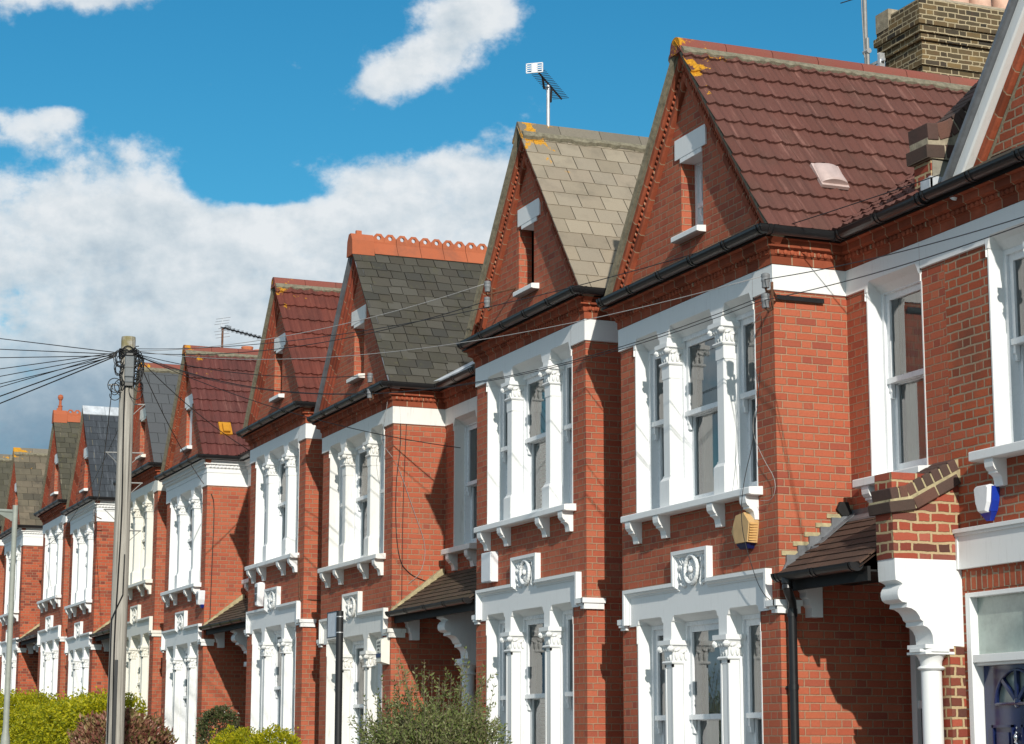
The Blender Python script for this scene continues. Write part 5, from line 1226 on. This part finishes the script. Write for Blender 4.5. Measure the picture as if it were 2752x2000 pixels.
def olive(x, y, rx, top):
    g = ground_z(x); e = plant('shrub', (x, y, g), 'tall loose olive-green shrub with upright sprigs, in front of the porch', 'shrub'); rg = random.Random(21)
    st, lf = MB(), MB()
    def stem(p0, p1, bend, n, dens, r=.006):
        pts = [p0.lerp(p1, t) + bend * math.sin(t * 2.2) for t in [k / n for k in range(n + 1)]]
        st.tube(pts, [r * (1 - .75 * k / n) for k in range(n + 1)], 4)
        L = (p1 - p0).length; m_ = int(L / dens)
        for k in range(m_):
            t = k / m_
            if t < .15: continue
            i = min(n - 1, int(t * n)); a = pts[i].lerp(pts[i + 1], t * n - i); d = (pts[i + 1] - pts[i]).normalized()
            for sgn in (1, -1):
                o = rvec(rg); o = (o - d * o.dot(d)).normalized()
                leaf(lf, a, (o * sgn + d * rg.uniform(.5, 1.3)), rg.uniform(.035, .075) * (1 - .35 * t), rg.uniform(.006, .0095), rg)
    for k in range(210):
        a = rg.uniform(0, 6.283); q = math.sqrt(rg.random()); ux, uy = math.cos(a) * q, math.sin(a) * q
        edge = q ** 2
        zt = (top - .50) - g - .26 * edge + rg.gauss(0, .09)
        if k < 46: zt += rg.uniform(.10, .46); ux *= .9; uy *= .9
        p0 = Vector((ux * rx * .35, uy * rx * .35, .2)); p1 = Vector((ux * rx * (1 + rg.uniform(-.15, .2)), uy * rx * (1 + rg.uniform(-.15, .2)), zt))
        stem(p0, p1, rvec(rg) * .05, 9, .042 if k < 46 else .034)
        for b in range(5):
            t = rg.uniform(.5, .92); c = p0.lerp(p1, t); dd = (p1 - p0).normalized() * .6 + rvec(rg) * .7; dd.z = abs(dd.z)
            stem(c, c + dd * rg.uniform(.10, .26), rvec(rg) * .015, 4, .026, .003)
    for k in range(4600):
        a = rg.uniform(0, 6.283); q = math.sqrt(rg.random()); zz = rg.uniform(-g - .3, top - .56 - g - .24 * q * q + .05 * math.sin(a * 5) + .04 * math.sin(a * 11 + q * 9))
        p = Vector((math.cos(a) * q * rx * 1.08, math.sin(a) * q * rx * 1.08, zz)); d = Vector((p.x, p.y, .5)) + rvec(rg) * .6
        leaf(lf, p, d, rg.uniform(.03, .065), rg.uniform(.006, .010), rg)
    fin(lf, 'foliage', M['leaf_olive'], e); link('stems', st.mesh('stems', fix=False), M['bark'], e)
olive(-18.55, 6.75, .66, .93)

def blob_bush(name, x, y, rx, ry, top, n, L, w, mat, label, cat='shrub', low=-.35, seed=1, core=None, lift=.9, stems=0):
    g = ground_z(x); e = plant(name, (x, y, g), label, cat); rg = random.Random(seed); lf = MB()
    bl = [(Vector((rg.uniform(-.75, .75) * rx, rg.uniform(-.75, .75) * ry, 0)), rg.uniform(.22, .42) * min(rx, ry) + .05) for _ in range(26)]
    h = top - g
    def surf(px, py):
        q = (px / rx) ** 2 + (py / ry) ** 2
        return h - .42 * min(rx, .6) * q * 1.2 + .05 * math.sin(px * 17 + seed) * math.cos(py * 13 + seed * 2) + .035 * math.sin(px * 41 + py * 29)
    for k in range(n):
        a = rg.uniform(0, 6.283); q = rg.random() ** .5
        px, py = math.cos(a) * rx * q, math.sin(a) * ry * q
        s = surf(px, py)
        if q > .75 or rg.random() < .35:
            zz = rg.uniform(low - g, s); sh = 1.0 + rg.gauss(0, .05) + .06 * math.sin(zz * 9 + a * 5); px, py = math.cos(a) * rx * max(q, .78) * sh, math.sin(a) * ry * max(q, .78) * sh
        else: zz = s - abs(rg.gauss(0, .05))
        d = Vector((px / rx, py / ry, lift)) + rvec(rg) * .9
        leaf(lf, Vector((px, py, zz)), d, L * rg.uniform(.6, 1.25), w * rg.uniform(.7, 1.2), rg)
    fin(lf, 'foliage', M[mat], e)
    if stems:
        mb = MB()
        for k in range(stems): mb.tube([(0, 0, 0), (rg.gauss(0, .03), rg.gauss(0, .03), h * .5), (rg.gauss(0, .09), rg.gauss(0, .09), h - .2)], [.02, .014, .006], 6)
        link('branches', mb.mesh('branches', None, 60), M['bark'], e)
    if core:
        mb = MB(); mb.ring([[(math.cos(t) * rx * f, math.sin(t) * ry * f, z_) for t in [2 * math.pi * k / 16 for k in range(16)]] for f, z_ in ((.6, 0), (.72, .5 * h), (.72, h - .30), (.45, h - .16), (.05, h - .12))]); link('branches', mb.mesh('branches', None, 60), M[core], e)
    return e
blob_bush('shrub', -30.5, 6.3, .72, .70, .46, 9000, .085, .020, 'leaf_red', 'bushy shrub with reddish young leaves beside the wooden pole', low=-.25, seed=4, core='leaf_dark', lift=1.3)
blob_bush('shrub', -27.35, 6.95, .26, .27, .50, 3600, .040, .013, 'leaf_dark', 'small round dark green bush against the brick porch side', low=.02, seed=9, lift=.5, stems=6)
blob_bush('shrub', -24.0, 6.35, .42, .40, .20, 5200, .034, .010, 'leaf_yellow', 'low golden yellow shrub beside the small dark bush, the bigger of two', low=-.3, seed=12, core='leaf_yellow')
blob_bush('shrub', -22.35, 6.3, .26, .30, .185, 3200, .034, .010, 'leaf_yellow', 'low golden yellow shrub in front of white window, the smaller of two', low=-.3, seed=13, core='leaf_yellow')
blob_bush('shrub', -42.6, 7.1, .55, .5, .98, 3500, .05, .016, 'leaf_green', 'dark green bush showing above the far end of the golden hedge', low=.2, seed=15, core='leaf_dark')
def hedge(x0, x1, y0, y1, ztop, n, label, seed):
    xm = (x0 + x1) / 2; g = ground_z(xm); e = plant('hedge', (xm, (y0 + y1) / 2, g), label, 'hedge', 'golden hedges along the front gardens'); rg = random.Random(seed); lf = MB()
    yc = (y0 + y1) / 2; hy = (y1 - y0) / 2; hx = (x1 - x0) / 2
    def top(px): return ztop(px + xm) - g + .035 * math.sin(px * 3.1 + seed) + .03 * math.sin(px * 9.7) + .02 * math.sin(px * 23)
    for k in range(n):
        r_ = rg.random(); px = rg.uniform(-hx, hx); t = top(px)
        if r_ < .55:
            zz = t - rg.random() ** 1.0 * (t + g - (-.05)) if t + g > -.05 else t
            bul = .07 * math.sin(px * 5 + zz * 6 + seed) + .06 * math.sin(px * 13 - zz * 9) + .045 * math.sin(px * 27 + zz * 31)
            p = Vector((px, -hy + bul + rg.gauss(0, .03) - (.09 * rg.random() ** 6), zz)); nrm = Vector((.1, -1, .25))
        elif r_ < .82:
            p = Vector((px, rg.uniform(-hy, hy), t + rg.gauss(0, .03) + (.16 * rg.random() ** 5))); nrm = Vector((0, -.3, 1))
        else:
            zz = rg.uniform(-.05 - g, t); p = Vector((hx + .05 * math.sin(zz * 7) - abs(rg.gauss(0, .04)), rg.uniform(-hy, hy), zz)); nrm = Vector((1, -.2, .25))
        leaf(lf, p, nrm + rvec(rg) * 1.0, rg.uniform(.035, .065), rg.uniform(.012, .020), rg)
    fin(lf, 'foliage', M['leaf_yellow'], e)
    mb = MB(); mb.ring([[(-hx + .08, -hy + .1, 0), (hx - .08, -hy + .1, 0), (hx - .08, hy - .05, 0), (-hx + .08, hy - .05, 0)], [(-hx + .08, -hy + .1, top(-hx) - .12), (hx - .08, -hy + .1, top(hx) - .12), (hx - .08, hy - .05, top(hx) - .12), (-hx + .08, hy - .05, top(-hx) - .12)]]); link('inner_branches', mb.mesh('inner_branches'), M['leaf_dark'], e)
hedge(-38.6, -31.6, 6.0, 6.9, lambda x: .62 + (x + 38.6) * .004 - .10 * math.exp(-((x + 36.3) / .9) ** 2), 26000, 'long clipped golden-yellow hedge behind the red-leaved shrub', 31)
hedge(-50.0, -39.25, 6.0, 6.9, lambda x: .84 + (-39.2 - x) * .015, 20000, 'golden-yellow hedge behind the lamp column', 32)
mb = MB()
for k in range(6): mb.box(-.04 + k * .0, .04, -.5 + k * .16, -.38 + k * .16, 0, 1.06)
o = link('garden_gate', mb.mesh('garden_gate', None, None, 0), M['wood_gate'], None, (-38.93, 6.45, ground_z(-38.9))); tag(o, 'sliver of white timber gate in the gap between the two golden hedges', 'gate')

e = empty('brick_chimney', (-79.5, 11.7, ground_z(-79.5)), 'distant brick chimney with one terracotta pot, beyond the arm of the lamp column', 'chimney')
mb = MB(); q = 9.15 - ground_z(-79.5); mb.box(-.45, .45, -.35, .35, 0, q - .35); mb.box(-.5, .5, -.4, .4, q - .35, q); link('stack', mb.mesh('stack'), M['brick_brown'], e)
mb = MB(); mb.lathe([(.16, q - .02), (.15, q + .2), (.19, q + .22), (.19, q + .28), (.16, q + .3), (.16, q + .62), (.12, q + .62)], (0, 0), 14); link('chimney_pot', mb.mesh('chimney_pot', None, 40), M['terra_pot'], e)
# ------------------------------------------------------------------ ground
def sheet(name, y0, y1, dz, mat, xs=(-400, -120, -60, -30, -14, 30, 200)):
    mb = MB()
    for a, b in zip(xs, xs[1:]):
        if b <= a: continue
        mb.poly([(a, y0, ground_z(max(a, -120)) + dz), (b, y0, ground_z(max(b, -120)) + dz), (b, y1, ground_z(max(b, -120)) + dz), (a, y1, ground_z(max(a, -120)) + dz)])
    return structure(name, mb, mat)
sheet('ground', -400, 400, -.13, M['soil'])
sheet('road', -3.2, 3.6, -.12, M['asphalt'])
sheet('pavement', 3.75, 6.0, 0, M['paving'])
sheet('kerb', 3.6, 3.75, 0, M['kerb'])
sheet('path', 6.0, 8.6, .01, M['paving'])
mb = MB()
for k in range(-20, 8):
    x_ = k * 4.0; mb.poly([(x_, .15, ground_z(x_) - .116), (x_ + 2, .15, ground_z(x_ + 2) - .116), (x_ + 2, .25, ground_z(x_ + 2) - .116), (x_, .25, ground_z(x_) - .116)])
structure('road_markings', mb, M['line'])

# ------------------------------------------------------------------ sky and sun
w = bpy.data.worlds.new('World'); sc.world = w; w.use_nodes = True
t = w.node_tree; t.nodes.clear()
class WT(NT):
    def __init__(s): s.t = t
s = WT()
out = t.nodes.new('ShaderNodeOutputWorld'); bg = t.nodes.new('ShaderNodeBackground'); t.links.new(bg.outputs[0], out.inputs[0])
sky = t.nodes.new('ShaderNodeTexSky'); sky.sky_type = 'NISHITA'; sky.sun_disc = False
el = math.asin(-SUN.z); az = math.atan2(-SUN.x, -SUN.y)
sky.sun_elevation = el; sky.sun_rotation = az; sky.air_density = 1.0; sky.dust_density = .6; sky.ozone_density = 2.5
hs = s.n('HueSaturation', None, Saturation=1.35, Value=1.0, Color=sky.outputs[0])
blue = s.mix(1.0, hs.outputs[0], (.80, 1.42, 1.26), 'MULTIPLY')
g = s.coord('Generated')
sp = s.n('SeparateXYZ'); s.put(sp.inputs[0], g)
DEG = 57.29578
theta = s.m('MULTIPLY', s.m('ARCTAN2', sp.outputs[1], s.m('MULTIPLY', sp.outputs[0], -1.0)), DEG)     # 0 along the street, growing to the right
elev = s.m('MULTIPLY', s.m('ARCSINE', sp.outputs[2]), DEG)
cv = s.n('CombineXYZ'); s.put(cv.inputs[0], theta); s.put(cv.inputs[1], s.m('MULTIPLY', elev, 1.25)); 
def fbm(scale, loc, det=8, rough=.58):
    mp = s.mapping(cv.outputs[0], (1, 1, 1), loc); return s.noise(mp, scale, det, rough)
n1 = fbm(.22, (3.1, 1.7, 0)); n2 = fbm(.75, (8.2, 5.1, 2)); n3 = fbm(.10, (1, 2, 5), 4)
def deg(x, y): return 22.1 + (x - 1134) * .01236, 10.19 - (y - 824) * .01236
def blob(x, y, rx, ry, rot=0):
    a, b = deg(x, y); rx *= .01236; ry *= .01236; c_, s_ = math.cos(R(rot)), math.sin(R(rot))
    dx = s.m('SUBTRACT', theta, a); dy = s.m('SUBTRACT', elev, b)
    u = s.m('DIVIDE', s.m('ADD', s.m('MULTIPLY', dx, c_), s.m('MULTIPLY', dy, s_)), rx); v = s.m('DIVIDE', s.m('SUBTRACT', s.m('MULTIPLY', dy, c_), s.m('MULTIPLY', dx, s_)), ry)
    q = s.m('ADD', s.m('MULTIPLY', u, u), s.m('MULTIPLY', v, v))
    return s.m('POWER', 2.718, s.m('MULTIPLY', q, -1.0))
acc = None
for b_ in ((40, 600, 300, 190), (330, 610, 240, 190), (250, 760, 460, 190), (760, 640, 300, 180), (640, 560, 160, 110), (840, 440, 230, 90), (1000, 410, 130, 80), (560, 740, 420, 170), (1050, 560, 160, 150), (1500, 700, 300, 200), (60, 980, 420, 160), (500, 420, 40, 40),
           (800, 205, 105, 58, 20), (900, 150, 120, 55, 30), (1020, 70, 130, 75, 40), (1080, 10, 90, 60), (960, 20, 80, 40), (50, -10, 230, 88, 8), (230, -20, 140, 70), (40, 318, 130, 48), (115, 290, 50, 22), (430, 212, 70, 22, 15), (1130, 300, 90, 40),
           (600, 435, 150, 40), (480, 400, 90, 50), (120, 860, 420, 140)):
    q = blob(*b_); wgt = {115: .55, 40: .62 if b_[1] < 400 else 1.0, 50: 1.35, 230: 1.0, 430: .45, 1130: .45, 500: .3, 600: -1.1, 480: -.7, 800: .68, 900: .66, 1020: .66, 1080: .66, 960: .6}.get(b_[0], 1.0)
    q = s.m('MULTIPLY', q, wgt); acc = q if acc is None else s.m('ADD', acc, q)
outside = s.m('GREATER_THAN', s.m('ABSOLUTE', s.m('SUBTRACT', theta, 22.0)), 24.0)
fill_clouds = s.m('MULTIPLY', s.m('MAXIMUM', outside, s.step(elev, 24.0, 34.0)), s.m('SUBTRACT', s.m('MULTIPLY', n3, 1.8), .22))  # unseen clouds outside the view, added to lift and neutralise the ambient light
n4 = fbm(2.3, (4.4, 9.1, 1), 7, .62)
turb = s.m('ADD', s.m('ADD', s.m('MULTIPLY', s.m('SUBTRACT', n1, .5), 1.7), s.m('MULTIPLY', s.m('SUBTRACT', n2, .5), 1.0)), s.m('MULTIPLY', s.m('SUBTRACT', n4, .5), .5))
dens = s.m('ADD', s.m('ADD', s.m('MINIMUM', acc, 1.15), fill_clouds), turb)
mask = s.m('MULTIPLY', s.step(dens, .36, .86), s.remap(dens, .4, 1.1, .72, 1.0), clamp=True)
low = s.step(elev, 15.0, 6.0)
o1 = s.noise(s.mapping(cv.outputs[0], (1, 1, 1), (3.1 + .55, 1.7 + .75, 0)), .22, 8, .58); o2 = s.noise(s.mapping(cv.outputs[0], (1, 1, 1), (8.2 + .18, 5.1 + .24, 2)), .75, 8, .58)
lit = s.m('ADD', s.m('MULTIPLY', s.m('SUBTRACT', n1, o1), 1.5), s.m('MULTIPLY', s.m('SUBTRACT', n2, o2), .8))
body = s.m('MULTIPLY', s.m('SUBTRACT', fbm(.38, (5.5, 2.2, 3), 5, .5), .5), .9)
thick = s.step(dens, .6, 1.6)
shade = s.m('SUBTRACT', s.m('SUBTRACT', s.m('ADD', s.m('ADD', .90, lit), body), s.m('MULTIPLY', low, .58)), s.m('MULTIPLY', thick, .10), clamp=True)
ccol = s.ramp(shade, [(0, (.30, .40, .50)), (.35, (.44, .53, .61)), (.65, (.62, .69, .74)), (1, (.82, .85, .87))])
darkl = s.m('MULTIPLY', s.m('MULTIPLY', s.step(elev, 11.2, 6.8), s.step(theta, 20.5, 10.5)), s.remap(n1, .35, .65, .65, 1.0), clamp=True)
ccol = s.mix(darkl, ccol, (.085, .20, .315))
STR = .085
hz = s.step(elev, 11.0, 2.0)
blue = s.mix(s.m('MULTIPLY', hz, .92), blue, (.40 / STR, .56 / STR, .70 / STR))
ccs = s.mix(1.0, ccol, (1 / STR, 1 / STR, 1 / STR), 'MULTIPLY')
colr = s.mix(s.m('MULTIPLY', mask, .96), blue, ccs)
t.links.new(colr, bg.inputs[0]); bg.inputs[1].default_value = STR
sun = bpy.data.lights.new('sun', 'SUN'); sun.energy = 4.2; sun.angle = R(.53); sun.color = (1.0, .94, .85)
so = bpy.data.objects.new('sun', sun); COL.objects.link(so); so.rotation_euler = SUN.to_track_quat('-Z', 'Y').to_euler(); so.location = (0, -20, 30)

# ------------------------------------------------------------------ camera
pit, yaw, rol = R(10.188), R(67.906), R(.0726)
cy_, sy_ = math.cos(yaw), math.sin(yaw)
fwd = Vector((-sy_ * math.cos(pit), cy_ * math.cos(pit), math.sin(pit))); rt = Vector((cy_, sy_, 0)); up = rt.cross(fwd)
r2 = rt * math.cos(rol) + up * math.sin(rol); u2 = -rt * math.sin(rol) + up * math.cos(rol)
cam = bpy.data.cameras.new('camera'); cam.sensor_width = 36; cam.lens = 5626.2 * 36 / 2752; cam.clip_start = .1; cam.clip_end = 3000
co = bpy.data.objects.new('camera', cam); COL.objects.link(co)
co.matrix_world = Matrix(((r2.x, u2.x, -fwd.x, 0), (r2.y, u2.y, -fwd.y, 0), (r2.z, u2.z, -fwd.z, 0), (0, 0, 0, 1)))
sc.camera = co
for o in list(COL.objects):                    # everything above was laid out at 4/5 of real size around the camera
    if o.parent is None and o.type in ('EMPTY', 'MESH'): o.location = o.location * 1.25; o.scale = o.scale * 1.25
sc.view_settings.view_transform = 'Standard'; sc.view_settings.look = 'None'; sc.view_settings.exposure = 0; sc.view_settings.gamma = 1
sc.cycles.max_bounces = 8; sc.cycles.transparent_max_bounces = 12
